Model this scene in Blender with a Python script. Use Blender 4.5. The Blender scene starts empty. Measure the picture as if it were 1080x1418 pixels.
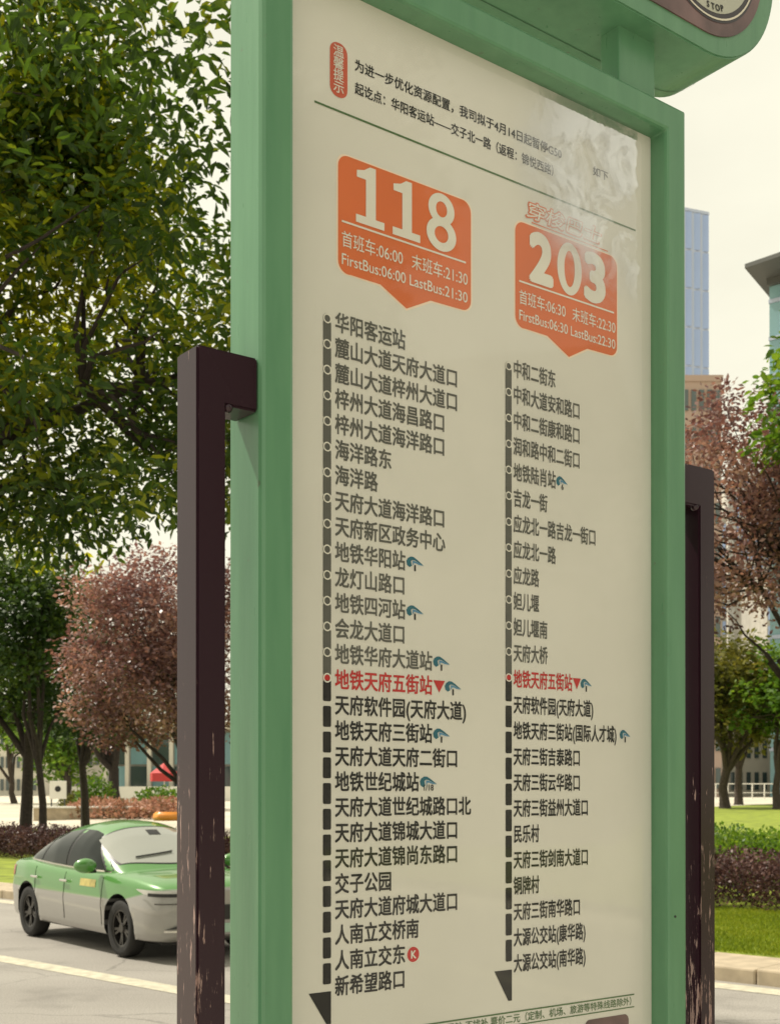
import bpy, bmesh, math, random
import numpy as np
from mathutils import Vector, Matrix

S = bpy.context.scene
COL = S.collection
R = math.radians

# ------------------------------------------------------------------ camera
cam = bpy.data.cameras.new('camera')
cam.sensor_fit = 'VERTICAL'
cam.sensor_height = 36.0
cam.lens = 1720 / 1418 * 36.0
cam.shift_y = (1095 - 709 - 9) / 1418
cam.clip_start = 0.05
cam.clip_end = 6000
cam.dof.use_dof = True
cam.dof.focus_distance = 1.85
cam.dof.aperture_fstop = 17.0
camo = bpy.data.objects.new('camera', cam)
camo.location = (0, 0, 2.0)
camo.rotation_euler = (R(90.3), 0, 0)
COL.objects.link(camo)
S.camera = camo
EYE = 2.0

# ------------------------------------------------------------------ light
SUN_EL, SUN_AZ = R(56), math.atan2(-0.90, 0.40)      # azimuth clockwise from +Y
w = bpy.data.worlds.new('World'); S.world = w; w.use_nodes = True
nt = w.node_tree; N = nt.nodes; L = nt.links
bg = N['Background']
sky = N.new('ShaderNodeTexSky'); sky.sky_type = 'NISHITA'; sky.sun_disc = False
sky.sun_elevation = SUN_EL; sky.sun_rotation = SUN_AZ % (2 * math.pi)
sky.air_density = 1.5; sky.dust_density = 4.0
tc = N.new('ShaderNodeTexCoord')
mp = N.new('ShaderNodeMapping'); mp.inputs['Scale'].default_value = (1.0, 1.0, 2.2)
nz = N.new('ShaderNodeTexNoise'); nz.inputs['Scale'].default_value = 1.6; nz.inputs['Detail'].default_value = 6
nz.inputs['Roughness'].default_value = 0.55
L.new(tc.outputs['Generated'], mp.inputs[0]); L.new(mp.outputs[0], nz.inputs['Vector'])
cr = N.new('ShaderNodeValToRGB')
cr.color_ramp.elements[0].position = 0.30; cr.color_ramp.elements[0].color = (9.0, 8.6, 6.9, 1)
cr.color_ramp.elements[1].position = 0.68; cr.color_ramp.elements[1].color = (11.2, 10.8, 8.7, 1)
L.new(nz.outputs[0], cr.inputs[0])
mx = N.new('ShaderNodeMixRGB'); mx.inputs[0].default_value = 0.92
L.new(sky.outputs[0], mx.inputs[1]); L.new(cr.outputs[0], mx.inputs[2])
L.new(mx.outputs[0], bg.inputs[0]); bg.inputs[1].default_value = 0.10

sl = bpy.data.lights.new('sun', 'SUN'); sl.energy = 4.8; sl.angle = R(1.5); sl.color = (1.0, 0.93, 0.80)
so = bpy.data.objects.new('sun', sl); COL.objects.link(so)
sd = Vector((math.sin(SUN_AZ) * math.cos(SUN_EL), math.cos(SUN_AZ) * math.cos(SUN_EL), math.sin(SUN_EL)))
so.rotation_euler = (-sd).to_track_quat('-Z', 'Y').to_euler()
so.location = (-20, 10, 40)

S.view_settings.view_transform = 'Standard'
S.view_settings.look = 'None'
S.view_settings.exposure = 0.0
S.view_settings.gamma = 1.0
S.view_settings.use_curve_mapping = False
S.render.engine = 'CYCLES'
S.cycles.max_bounces = 8
S.cycles.diffuse_bounces = 3
S.cycles.transparent_max_bounces = 12

# ------------------------------------------------------------------ materials
def new_mat(name):
    m = bpy.data.materials.new(name); m.use_nodes = True
    return m, m.node_tree.nodes, m.node_tree.links, m.node_tree.nodes['Principled BSDF']

def simple(name, col, rough=0.5, spec=0.5, metal=0.0, vary=0.0, scale=8.0, bump=0.0, coat=0.0):
    m, n, l, b = new_mat(name)
    b.inputs['Roughness'].default_value = rough
    b.inputs['Specular IOR Level'].default_value = spec
    b.inputs['Metallic'].default_value = metal
    b.inputs['Coat Weight'].default_value = coat
    b.inputs['Coat Roughness'].default_value = 0.08
    b.inputs['Base Color'].default_value = (*col, 1)
    if vary > 0 or bump > 0:
        t = n.new('ShaderNodeTexCoord'); z = n.new('ShaderNodeTexNoise')
        z.inputs['Scale'].default_value = scale; z.inputs['Detail'].default_value = 8
        l.new(t.outputs['Object'], z.inputs['Vector'])
        if vary > 0:
            r = n.new('ShaderNodeValToRGB')
            r.color_ramp.elements[0].position = 0.3; r.color_ramp.elements[1].position = 0.7
            r.color_ramp.elements[0].color = (*[c * (1 - vary) for c in col], 1)
            r.color_ramp.elements[1].color = (*[min(1, c * (1 + vary)) for c in col], 1)
            l.new(z.outputs[0], r.inputs[0]); l.new(r.outputs[0], b.inputs['Base Color'])
        if bump > 0:
            u = n.new('ShaderNodeBump'); u.inputs['Strength'].default_value = bump; u.inputs['Distance'].default_value = 0.02
            l.new(z.outputs[0], u.inputs['Height']); l.new(u.outputs[0], b.inputs['Normal'])
    return m

def leafmat(name, c0, c1, c2, rough=0.45, trans=0.35, nscale=0.9, tcol=None):
    m, n, l, b = new_mat(name)
    g = n.new('ShaderNodeNewGeometry'); t = n.new('ShaderNodeTexCoord')
    z = n.new('ShaderNodeTexNoise'); z.inputs['Scale'].default_value = nscale; z.inputs['Detail'].default_value = 3
    l.new(t.outputs['Object'], z.inputs['Vector'])
    a = n.new('ShaderNodeMath'); a.operation = 'MULTIPLY_ADD'; a.inputs[1].default_value = 0.45
    l.new(g.outputs['Random Per Island'], a.inputs[0])
    a2 = n.new('ShaderNodeMath'); a2.operation = 'MULTIPLY_ADD'; a2.inputs[1].default_value = 1.4; a2.inputs[2].default_value = -0.42
    l.new(z.outputs[0], a2.inputs[0]); l.new(a2.outputs[0], a.inputs[2])
    r = n.new('ShaderNodeValToRGB'); e = r.color_ramp.elements
    e[0].position = 0.1; e[0].color = (*c0, 1); e[1].position = 0.9; e[1].color = (*c2, 1)
    k = e.new(0.5); k.color = (*c1, 1)
    l.new(a.outputs[0], r.inputs[0]); l.new(r.outputs[0], b.inputs['Base Color'])
    b.inputs['Roughness'].default_value = rough; b.inputs['Specular IOR Level'].default_value = 0.3
    tr = n.new('ShaderNodeBsdfTranslucent')
    if tcol:
        mm = n.new('ShaderNodeMixRGB'); mm.blend_type = 'MULTIPLY'; mm.inputs[0].default_value = 1
        mm.inputs[2].default_value = (*tcol, 1); l.new(r.outputs[0], mm.inputs[1]); l.new(mm.outputs[0], tr.inputs[0])
    else:
        l.new(r.outputs[0], tr.inputs[0])
    x = n.new('ShaderNodeMixShader'); x.inputs[0].default_value = trans
    l.new(b.outputs[0], x.inputs[1]); l.new(tr.outputs[0], x.inputs[2])
    l.new(x.outputs[0], n['Material Output'].inputs[0])
    return m

def green_paint():
    m, n, l, b = new_mat('green_enamel')
    t = n.new('ShaderNodeTexCoord')
    z = n.new('ShaderNodeTexNoise'); z.inputs['Scale'].default_value = 7; z.inputs['Detail'].default_value = 6
    mp = n.new('ShaderNodeMapping'); mp.inputs['Scale'].default_value = (6, 6, 0.7)
    l.new(t.outputs['Object'], mp.inputs[0]); l.new(mp.outputs[0], z.inputs['Vector'])
    r = n.new('ShaderNodeValToRGB')
    r.color_ramp.elements[0].position = 0.3; r.color_ramp.elements[0].color = (0.082, 0.212, 0.114, 1)
    r.color_ramp.elements[1].position = 0.7; r.color_ramp.elements[1].color = (0.102, 0.245, 0.134, 1)
    l.new(z.outputs[0], r.inputs[0])
    # small chips and specks of dirt
    v = n.new('ShaderNodeTexNoise'); v.inputs['Scale'].default_value = 55; v.inputs['Detail'].default_value = 4
    l.new(t.outputs['Object'], v.inputs['Vector'])
    r2 = n.new('ShaderNodeValToRGB'); r2.color_ramp.elements[0].position = 0.70; r2.color_ramp.elements[1].position = 0.76
    l.new(v.outputs[0], r2.inputs[0])
    mm = n.new('ShaderNodeMixRGB'); mm.inputs[2].default_value = (0.10, 0.16, 0.10, 1)
    l.new(r2.outputs[0], mm.inputs[0]); l.new(r.outputs[0], mm.inputs[1]); l.new(mm.outputs[0], b.inputs['Base Color'])
    z2 = n.new('ShaderNodeTexNoise'); z2.inputs['Scale'].default_value = 25; l.new(mp.outputs[0], z2.inputs['Vector'])
    r3 = n.new('ShaderNodeMapRange'); r3.inputs[3].default_value = 0.22; r3.inputs[4].default_value = 0.42
    l.new(z2.outputs[0], r3.inputs[0]); l.new(r3.outputs[0], b.inputs['Roughness'])
    u = n.new('ShaderNodeBump'); u.inputs['Strength'].default_value = 0.06; u.inputs['Distance'].default_value = 0.01
    l.new(z.outputs[0], u.inputs['Height']); l.new(u.outputs[0], b.inputs['Normal'])
    return m

def purple_steel():
    """dark purple-brown tube paint, scraped through to pale primer low down"""
    m, n, l, b = new_mat('purple_steel')
    t = n.new('ShaderNodeTexCoord')
    mp = n.new('ShaderNodeMapping'); mp.inputs['Scale'].default_value = (60, 60, 7)
    z = n.new('ShaderNodeTexNoise'); z.inputs['Scale'].default_value = 2.0; z.inputs['Detail'].default_value = 9; z.inputs['Roughness'].default_value = 0.7
    l.new(t.outputs['Object'], mp.inputs[0]); l.new(mp.outputs[0], z.inputs['Vector'])
    big = n.new('ShaderNodeTexNoise'); big.inputs['Scale'].default_value = 6; big.inputs['Detail'].default_value = 3
    l.new(t.outputs['Object'], big.inputs['Vector'])
    s = n.new('ShaderNodeSeparateXYZ'); l.new(t.outputs['Object'], s.inputs[0])
    h = n.new('ShaderNodeMapRange'); h.inputs[1].default_value = 2.15; h.inputs[2].default_value = 1.45
    h.inputs[3].default_value = -0.02; h.inputs[4].default_value = 0.118
    l.new(s.outputs['Z'], h.inputs[0])
    a = n.new('ShaderNodeMath'); a.operation = 'ADD'; l.new(z.outputs[0], a.inputs[0]); l.new(h.outputs[0], a.inputs[1])
    a2 = n.new('ShaderNodeMath'); a2.operation = 'MULTIPLY_ADD'; a2.inputs[1].default_value = 0.22; l.new(big.outputs[0], a2.inputs[0]); l.new(a.outputs[0], a2.inputs[2])
    r = n.new('ShaderNodeValToRGB'); r.color_ramp.elements[0].position = 0.765; r.color_ramp.elements[1].position = 0.80
    l.new(a2.outputs[0], r.inputs[0])
    mm = n.new('ShaderNodeMixRGB'); mm.inputs[1].default_value = (0.020, 0.006, 0.012, 1); mm.inputs[2].default_value = (0.30, 0.20, 0.18, 1)
    l.new(r.outputs[0], mm.inputs[0]); l.new(mm.outputs[0], b.inputs['Base Color'])
    b.inputs['Roughness'].default_value = 0.24
    b.inputs['Specular IOR Level'].default_value = 0.42
    u = n.new('ShaderNodeBump'); u.inputs['Strength'].default_value = 0.15; u.inputs['Distance'].default_value = 0.002; u.invert = True
    l.new(r.outputs[0], u.inputs['Height']); l.new(u.outputs[0], b.inputs['Normal'])
    return m

def clear_cover_mat():
    m, n, l, b = new_mat('clear_acrylic')
    n.remove(b)
    tr = n.new('ShaderNodeBsdfTransparent'); tr.inputs[0].default_value = (0.99, 0.99, 0.985, 1)
    gl = n.new('ShaderNodeBsdfGlossy'); gl.inputs['Roughness'].default_value = 0.035
    fr = n.new('ShaderNodeFresnel'); fr.inputs['IOR'].default_value = 1.62
    t = n.new('ShaderNodeTexCoord')
    z = n.new('ShaderNodeTexNoise'); z.inputs['Scale'].default_value = 15; z.inputs['Detail'].default_value = 4
    l.new(t.outputs['Object'], z.inputs['Vector'])
    # the film has come loose and wrinkled in its upper right corner
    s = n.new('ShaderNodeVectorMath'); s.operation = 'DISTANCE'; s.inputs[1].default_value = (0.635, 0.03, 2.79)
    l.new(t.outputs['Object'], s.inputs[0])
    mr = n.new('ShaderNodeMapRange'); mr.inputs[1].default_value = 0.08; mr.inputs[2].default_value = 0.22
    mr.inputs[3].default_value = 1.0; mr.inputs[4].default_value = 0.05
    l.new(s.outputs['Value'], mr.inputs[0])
    hm = n.new('ShaderNodeMath'); hm.operation = 'MULTIPLY'; l.new(z.outputs[0], hm.inputs[0]); l.new(mr.outputs[0], hm.inputs[1])
    u = n.new('ShaderNodeBump'); u.inputs['Strength'].default_value = 0.30; u.inputs['Distance'].default_value = 0.004
    l.new(hm.outputs[0], u.inputs['Height'])
    l.new(u.outputs[0], gl.inputs['Normal']); l.new(u.outputs[0], fr.inputs['Normal'])
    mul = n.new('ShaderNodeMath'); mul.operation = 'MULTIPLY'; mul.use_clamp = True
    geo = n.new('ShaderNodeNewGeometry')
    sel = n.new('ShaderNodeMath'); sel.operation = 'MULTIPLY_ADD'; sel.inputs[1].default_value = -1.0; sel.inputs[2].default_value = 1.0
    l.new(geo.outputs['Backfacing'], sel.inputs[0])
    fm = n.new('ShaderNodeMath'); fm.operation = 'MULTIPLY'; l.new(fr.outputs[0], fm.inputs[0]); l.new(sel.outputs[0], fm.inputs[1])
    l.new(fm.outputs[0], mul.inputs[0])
    # glare patch painted in: reflectance raised on the loose film, to a torn edge
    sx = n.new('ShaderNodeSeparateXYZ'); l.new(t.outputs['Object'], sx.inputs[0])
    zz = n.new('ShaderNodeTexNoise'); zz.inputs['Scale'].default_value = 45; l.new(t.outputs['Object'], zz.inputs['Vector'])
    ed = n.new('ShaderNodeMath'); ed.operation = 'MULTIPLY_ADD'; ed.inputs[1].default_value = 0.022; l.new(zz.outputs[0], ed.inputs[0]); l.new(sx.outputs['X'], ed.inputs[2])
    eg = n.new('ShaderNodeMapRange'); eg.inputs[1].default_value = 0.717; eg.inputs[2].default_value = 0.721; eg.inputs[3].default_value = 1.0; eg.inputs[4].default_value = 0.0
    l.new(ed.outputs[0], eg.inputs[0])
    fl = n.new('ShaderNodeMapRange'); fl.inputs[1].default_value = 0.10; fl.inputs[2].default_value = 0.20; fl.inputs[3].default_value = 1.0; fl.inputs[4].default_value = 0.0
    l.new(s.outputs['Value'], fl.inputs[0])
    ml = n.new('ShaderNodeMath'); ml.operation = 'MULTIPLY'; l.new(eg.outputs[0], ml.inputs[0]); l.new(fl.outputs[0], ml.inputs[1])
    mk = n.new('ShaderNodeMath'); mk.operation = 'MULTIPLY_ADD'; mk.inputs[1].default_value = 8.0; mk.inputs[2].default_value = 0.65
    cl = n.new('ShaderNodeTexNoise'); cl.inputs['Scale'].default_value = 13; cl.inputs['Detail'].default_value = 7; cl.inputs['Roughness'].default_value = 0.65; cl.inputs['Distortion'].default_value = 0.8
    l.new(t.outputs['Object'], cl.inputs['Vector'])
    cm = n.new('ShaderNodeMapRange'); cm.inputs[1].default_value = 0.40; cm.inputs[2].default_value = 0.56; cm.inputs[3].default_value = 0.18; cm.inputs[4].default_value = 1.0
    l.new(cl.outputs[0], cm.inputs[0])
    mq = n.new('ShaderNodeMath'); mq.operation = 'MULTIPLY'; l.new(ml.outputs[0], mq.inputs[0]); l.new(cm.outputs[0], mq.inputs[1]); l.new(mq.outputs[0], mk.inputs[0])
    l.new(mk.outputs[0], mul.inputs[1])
    x = n.new('ShaderNodeMixShader'); l.new(mul.outputs[0], x.inputs[0]); l.new(tr.outputs[0], x.inputs[1]); l.new(gl.outputs[0], x.inputs[2])
    l.new(x.outputs[0], n['Material Output'].inputs[0])
    return m

def poster_paper():
    m, n, l, b = new_mat('poster_paper')
    t = n.new('ShaderNodeTexCoord')
    z = n.new('ShaderNodeTexNoise'); z.inputs['Scale'].default_value = 3.0; z.inputs['Detail'].default_value = 8
    l.new(t.outputs['Object'], z.inputs['Vector'])
    r = n.new('ShaderNodeValToRGB')
    r.color_ramp.elements[0].position = 0.3; r.color_ramp.elements[0].color = (0.60, 0.595, 0.545, 1)
    r.color_ramp.elements[1].position = 0.7; r.color_ramp.elements[1].color = (0.67, 0.663, 0.61, 1)
    l.new(z.outputs[0], r.inputs[0]); l.new(r.outputs[0], b.inputs['Base Color'])
    b.inputs['Roughness'].default_value = 0.55
    z2 = n.new('ShaderNodeTexNoise'); z2.inputs['Scale'].default_value = 300; l.new(t.outputs['Object'], z2.inputs['Vector'])
    u = n.new('ShaderNodeBump'); u.inputs['Strength'].default_value = 0.08; u.inputs['Distance'].default_value = 0.001
    l.new(z2.outputs[0], u.inputs['Height']); l.new(u.outputs[0], b.inputs['Normal'])
    return m

def asphalt():
    m, n, l, b = new_mat('worn_asphalt')
    t = n.new('ShaderNodeTexCoord')
    z = n.new('ShaderNodeTexNoise'); z.inputs['Scale'].default_value = 0.35; z.inputs['Detail'].default_value = 8
    f = n.new('ShaderNodeTexNoise'); f.inputs['Scale'].default_value = 60; f.inputs['Detail'].default_value = 4
    mp = n.new('ShaderNodeMapping'); mp.inputs['Scale'].default_value = (0.25, 2.0, 1)   # wheel tracks along the road
    l.new(t.outputs['Object'], mp.inputs[0]); l.new(mp.outputs[0], z.inputs['Vector']); l.new(t.outputs['Object'], f.inputs['Vector'])
    r = n.new('ShaderNodeValToRGB')
    r.color_ramp.elements[0].position = 0.3; r.color_ramp.elements[0].color = (0.275, 0.255, 0.228, 1)
    r.color_ramp.elements[1].position = 0.7; r.color_ramp.elements[1].color = (0.33, 0.308, 0.278, 1)
    l.new(z.outputs[0], r.inputs[0])
    r2 = n.new('ShaderNodeMapRange'); r2.inputs[1].default_value = 0.3; r2.inputs[2].default_value = 0.7; r2.inputs[3].default_value = 0.72; r2.inputs[4].default_value = 1.2
    l.new(f.outputs[0], r2.inputs[0])
    mm = n.new('ShaderNodeMixRGB'); mm.blend_type = 'MULTIPLY'; mm.inputs[0].default_value = 1
    l.new(r.outputs[0], mm.inputs[1]); l.new(r2.outputs[0], mm.inputs[2])
    st = n.new('ShaderNodeTexNoise'); st.inputs['Scale'].default_value = 1.1; st.inputs['Detail'].default_value = 9; st.inputs['Roughness'].default_value = 0.65
    l.new(t.outputs['Object'], st.inputs['Vector'])
    sr = n.new('ShaderNodeMapRange'); sr.inputs[1].default_value = 0.52; sr.inputs[2].default_value = 0.72; sr.inputs[3].default_value = 0.0; sr.inputs[4].default_value = 0.45
    l.new(st.outputs[0], sr.inputs[0])
    vo = n.new('ShaderNodeTexVoronoi'); vo.feature = 'DISTANCE_TO_EDGE'; vo.inputs['Scale'].default_value = 0.33; vo.inputs['Randomness'].default_value = 1.0
    wv = n.new('ShaderNodeMixRGB'); wv.blend_type = 'ADD'; wv.inputs[0].default_value = 0.35; l.new(t.outputs['Object'], wv.inputs[1]); l.new(st.outputs['Color'], wv.inputs[2]); l.new(wv.outputs[0], vo.inputs['Vector'])
    ck = n.new('ShaderNodeMapRange'); ck.inputs[1].default_value = 0.0; ck.inputs[2].default_value = 0.006; ck.inputs[3].default_value = 0.55; ck.inputs[4].default_value = 0.0
    l.new(vo.outputs['Distance'], ck.inputs[0])
    mxx = n.new('ShaderNodeMath'); mxx.operation = 'MAXIMUM'; l.new(sr.outputs[0], mxx.inputs[0]); l.new(ck.outputs[0], mxx.inputs[1])
    m3 = n.new('ShaderNodeMixRGB'); m3.inputs[2].default_value = (0.10, 0.092, 0.082, 1); l.new(mxx.outputs[0], m3.inputs[0]); l.new(mm.outputs[0], m3.inputs[1])
    l.new(m3.outputs[0], b.inputs['Base Color'])
    b.inputs['Roughness'].default_value = 0.85
    u = n.new('ShaderNodeBump'); u.inputs['Strength'].default_value = 0.4; u.inputs['Distance'].default_value = 0.006
    l.new(f.outputs[0], u.inputs['Height']); l.new(u.outputs[0], b.inputs['Normal'])
    return m

M = {}
M['green'] = green_paint()
M['purple'] = purple_steel()
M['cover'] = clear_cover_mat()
M['paper'] = poster_paper()
M['asphalt'] = asphalt()
M['ink_black'] = simple('ink_black', (0.010, 0.010, 0.010), 0.5)
M['ink_grey'] = simple('ink_grey', (0.095, 0.096, 0.085), 0.5)
M['ink_red'] = simple('ink_red', (0.46, 0.022, 0.022), 0.5)
M['ink_orange'] = simple('ink_orange', (0.62, 0.145, 0.042), 0.5, vary=0.06)
M['ink_brick'] = simple('ink_brick', (0.50, 0.095, 0.05), 0.5)
M['ink_cream'] = simple('ink_cream', (0.68, 0.67, 0.60), 0.5)
M['ink_halo'] = simple('ink_halo', (0.80, 0.66, 0.52), 0.5)
M['ink_green'] = simple('ink_green', (0.07, 0.14, 0.05), 0.5)
M['ink_teal'] = simple('ink_teal', (0.015, 0.12, 0.17), 0.5)
M['ink_blue'] = simple('ink_blue', (0.10, 0.26, 0.42), 0.5)
M['paint_white'] = simple('road_paint', (0.50, 0.465, 0.36), 0.7, vary=0.22, scale=9)
M['kerb'] = simple('kerb_stone', (0.42, 0.345, 0.245), 0.8, vary=0.18, scale=5, bump=0.3)
M['paving'] = simple('paving', (0.52, 0.475, 0.41), 0.85, vary=0.15, scale=3, bump=0.2)
M['grass'] = simple('lawn_grass', (0.200, 0.250, 0.018), 0.9, vary=0.35, scale=2.2, bump=0.5)
M['blade'] = leafmat('grass_blade', (0.13, 0.19, 0.012), (0.24, 0.31, 0.018), (0.36, 0.38, 0.03), 0.6, 0.4, 0.5)
M['soil'] = simple('soil', (0.10, 0.075, 0.05), 0.9, vary=0.3, scale=3)
M['plaza'] = simple('plaza_stone', (0.55, 0.50, 0.40), 0.8, vary=0.2, scale=0.3)
M['bark'] = simple('bark', (0.060, 0.045, 0.035), 0.9, vary=0.4, scale=12, bump=0.8)
M['bark_dark'] = simple('bark_dark', (0.035, 0.026, 0.022), 0.9, vary=0.4, scale=12, bump=0.8)
M['leaf_near'] = leafmat('leaf_near', (0.012, 0.030, 0.009), (0.038, 0.080, 0.014), (0.26, 0.29, 0.012), 0.38, 0.52, 0.45, (2.8, 2.3, 0.8))
M['leaf_dark'] = leafmat('leaf_dark', (0.014, 0.034, 0.008), (0.036, 0.075, 0.012), (0.13, 0.19, 0.014), 0.5, 0.3, 0.4)
M['leaf_bright'] = leafmat('leaf_bright', (0.045, 0.105, 0.014), (0.085, 0.17, 0.020), (0.17, 0.25, 0.030), 0.45, 0.45, 0.6, (1.6, 1.5, 0.8))
M['leaf_olive'] = leafmat('leaf_olive', (0.045, 0.060, 0.014), (0.11, 0.115, 0.022), (0.22, 0.20, 0.035), 0.5, 0.4, 0.5, (1.4, 1.3, 0.9))
M['leaf_plum'] = leafmat('leaf_plum', (0.060, 0.032, 0.036), (0.190, 0.112, 0.108), (0.46, 0.32, 0.27), 0.36, 0.30, 0.6, (1.5, 1.0, 0.8))
M['leaf_hedge_red'] = leafmat('leaf_hedge_red', (0.022, 0.011, 0.013), (0.070, 0.032, 0.032), (0.20, 0.105, 0.085), 0.45, 0.25, 0.8)
M['tyre'] = simple('tyre_rubber', (0.018, 0.017, 0.016), 0.8, vary=0.3, scale=10)
M['rim'] = simple('alloy_rim', (0.085, 0.08, 0.075), 0.35, metal=0.8)
M['black_trim'] = simple('black_trim', (0.012, 0.012, 0.012), 0.4)
M['chrome'] = simple('chrome', (0.75, 0.74, 0.70), 0.15, metal=1.0)
M['car_glass'] = simple('car_glass', (0.010, 0.014, 0.012), 0.05, spec=0.28)
M['lamp_orange'] = simple('orange_plastic', (0.80, 0.30, 0.04), 0.35)
M['lens'] = simple('lamp_lens', (0.55, 0.55, 0.52), 0.08, spec=0.8, coat=1.0)
M['red_lens'] = simple('red_lens', (0.35, 0.02, 0.02), 0.15, coat=0.6)
M['ivory'] = simple('ivory_wall', (0.62, 0.58, 0.50), 0.8, vary=0.08, scale=0.5)
M['white'] = simple('white_paint', (0.78, 0.76, 0.70), 0.5)
M['concrete'] = simple('concrete_wall', (0.40, 0.38, 0.34), 0.85, vary=0.12, scale=0.6)
M['tower_glass'] = simple('tower_glass', (0.33, 0.43, 0.68), 0.22, spec=0.4, vary=0.05, scale=0.05)
M['tower_rib'] = simple('tower_rib', (0.42, 0.48, 0.62), 0.5)
M['teal_glass'] = simple('teal_glass', (0.22, 0.38, 0.42), 0.15, spec=0.5)
M['slate'] = simple('slate_grey', (0.085, 0.088, 0.085), 0.6)
M['dark_glass'] = simple('dark_glass', (0.06, 0.085, 0.085), 0.08, spec=0.9)
M['stone_dark'] = simple('stone_dark', (0.20, 0.185, 0.165), 0.85, vary=0.1, scale=0.5)
M['red_cloth'] = simple('red_cloth', (0.50, 0.045, 0.045), 0.7)
M['pink'] = simple('pink_cladding', (0.42, 0.31, 0.26), 0.7)
M['disc'] = simple('disc_grey', (0.40, 0.41, 0.34), 0.4, vary=0.06, scale=14)
M['ring_line'] = simple('ring_line', (0.62, 0.58, 0.48), 0.4)
M['panel_purple'] = simple('panel_purple', (0.13, 0.075, 0.075), 0.35, vary=0.35, scale=18)
M['ring_dark'] = simple('ring_dark', (0.030, 0.025, 0.030), 0.4)

def car_paint():
    m, n, l, b = new_mat('two_tone_car_paint')
    t = n.new('ShaderNodeTexCoord'); s = n.new('ShaderNodeSeparateXYZ'); l.new(t.outputs['Object'], s.inputs[0])
    # paint scheme: green above a line that climbs to the nose, silver below
    a = n.new('ShaderNodeMapRange'); a.inputs[1].default_value = 1.35; a.inputs[2].default_value = 2.15; a.inputs[3].default_value = 0.0; a.inputs[4].default_value = 0.155
    l.new(s.outputs['X'], a.inputs[0])
    d = n.new('ShaderNodeMath'); d.operation = 'SUBTRACT'; l.new(s.outputs['Z'], d.inputs[0]); l.new(a.outputs[0], d.inputs[1])
    r = n.new('ShaderNodeMapRange'); r.inputs[1].default_value = 0.615; r.inputs[2].default_value = 0.64
    l.new(d.outputs[0], r.inputs[0])
    mm = n.new('ShaderNodeMixRGB'); mm.inputs[1].default_value = (0.31, 0.30, 0.28, 1); mm.inputs[2].default_value = (0.070, 0.235, 0.040, 1)
    l.new(r.outputs[0], mm.inputs[0]); l.new(mm.outputs[0], b.inputs['Base Color'])
    b.inputs['Roughness'].default_value = 0.35; b.inputs['Coat Weight'].default_value = 0.9; b.inputs['Coat Roughness'].default_value = 0.05
    b.inputs['Metallic'].default_value = 0.1
    return m
M['car_paint'] = car_paint()
M['car_green'] = simple('car_green', (0.070, 0.235, 0.040), 0.35, coat=0.9)

def windscreen_mat():
    m, n, l, b = new_mat('windscreen')
    b.inputs['Base Color'].default_value = (0.30, 0.31, 0.27, 1)
    b.inputs['Roughness'].default_value = 0.06
    b.inputs['IOR'].default_value = 1.9
    b.inputs['Coat Weight'].default_value = 1.0
    return m
M['windscreen'] = windscreen_mat()

# ------------------------------------------------------------------ helpers
def link(o, parent=None):
    COL.objects.link(o)
    if parent is not None:
        o.parent = parent
    return o

def obj_bm(name, bm, mat, parent=None, smooth=False):
    me = bpy.data.meshes.new(name); bm.to_mesh(me); bm.free()
    if mat: me.materials.append(mat)
    if smooth:
        me.polygons.foreach_set('use_smooth', [True] * len(me.polygons))
    return link(bpy.data.objects.new(name, me), parent)

def obj_np(name, verts, faces, mat, parent=None, smooth=False):
    """faces: (n,4) or (n,3) int array"""
    me = bpy.data.meshes.new(name)
    verts = np.asarray(verts, np.float32); faces = np.asarray(faces, np.int32)
    k = faces.shape[1]
    me.vertices.add(len(verts)); me.vertices.foreach_set('co', verts.ravel())
    me.loops.add(faces.size); me.loops.foreach_set('vertex_index', faces.ravel())
    me.polygons.add(len(faces)); me.polygons.foreach_set('loop_start', np.arange(0, faces.size, k, dtype=np.int32))
    me.update(calc_edges=True)
    if smooth: me.polygons.foreach_set('use_smooth', [True] * len(faces))
    if mat: me.materials.append(mat)
    return link(bpy.data.objects.new(name, me), parent)

def tag(o, label=None, cat=None, group=None, kind=None):
    if label: o['label'] = label
    if cat: o['category'] = cat
    if group: o['group'] = group
    if kind: o['kind'] = kind
    return o

def empty(name, loc, rz=0.0):
    o = bpy.data.objects.new(name, None); o.location = loc; o.rotation_euler = (0, 0, rz); o.empty_display_size = 0.2
    return link(o)

def bx(bm, x0, x1, y0, y1, z0, z1, bevel=0.0, seg=2):
    r = bmesh.ops.create_cube(bm, size=1)
    vs = r['verts']
    for v in vs:
        v.co = Vector(((x0 + x1) / 2 + v.co.x * (x1 - x0), (y0 + y1) / 2 + v.co.y * (y1 - y0), (z0 + z1) / 2 + v.co.z * (z1 - z0)))
    if bevel > 0:
        es = list({e for v in vs for e in v.link_edges})
        bmesh.ops.bevel(bm, geom=es, offset=bevel, segments=seg, affect='EDGES', profile=0.5)

def box_obj(name, dims, mat, parent=None, bevel=0.0, smooth=False):
    bm = bmesh.new(); bx(bm, *dims, bevel=bevel); return obj_bm(name, bm, mat, parent, smooth)

def prism(bm, pts, y0, y1):
    """polygon in x,z extruded from depth y0 (front) to y1"""
    n = len(pts)
    a = [bm.verts.new((p[0], y0, p[1])) for p in pts]
    if abs(y1 - y0) < 1e-9:
        bm.faces.new(a); return
    b = [bm.verts.new((p[0], y1, p[1])) for p in pts]
    bm.faces.new(a); bm.faces.new(b[::-1])
    for i in range(n):
        j = (i + 1) % n
        bm.faces.new((a[j], a[i], b[i], b[j]))

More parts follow.
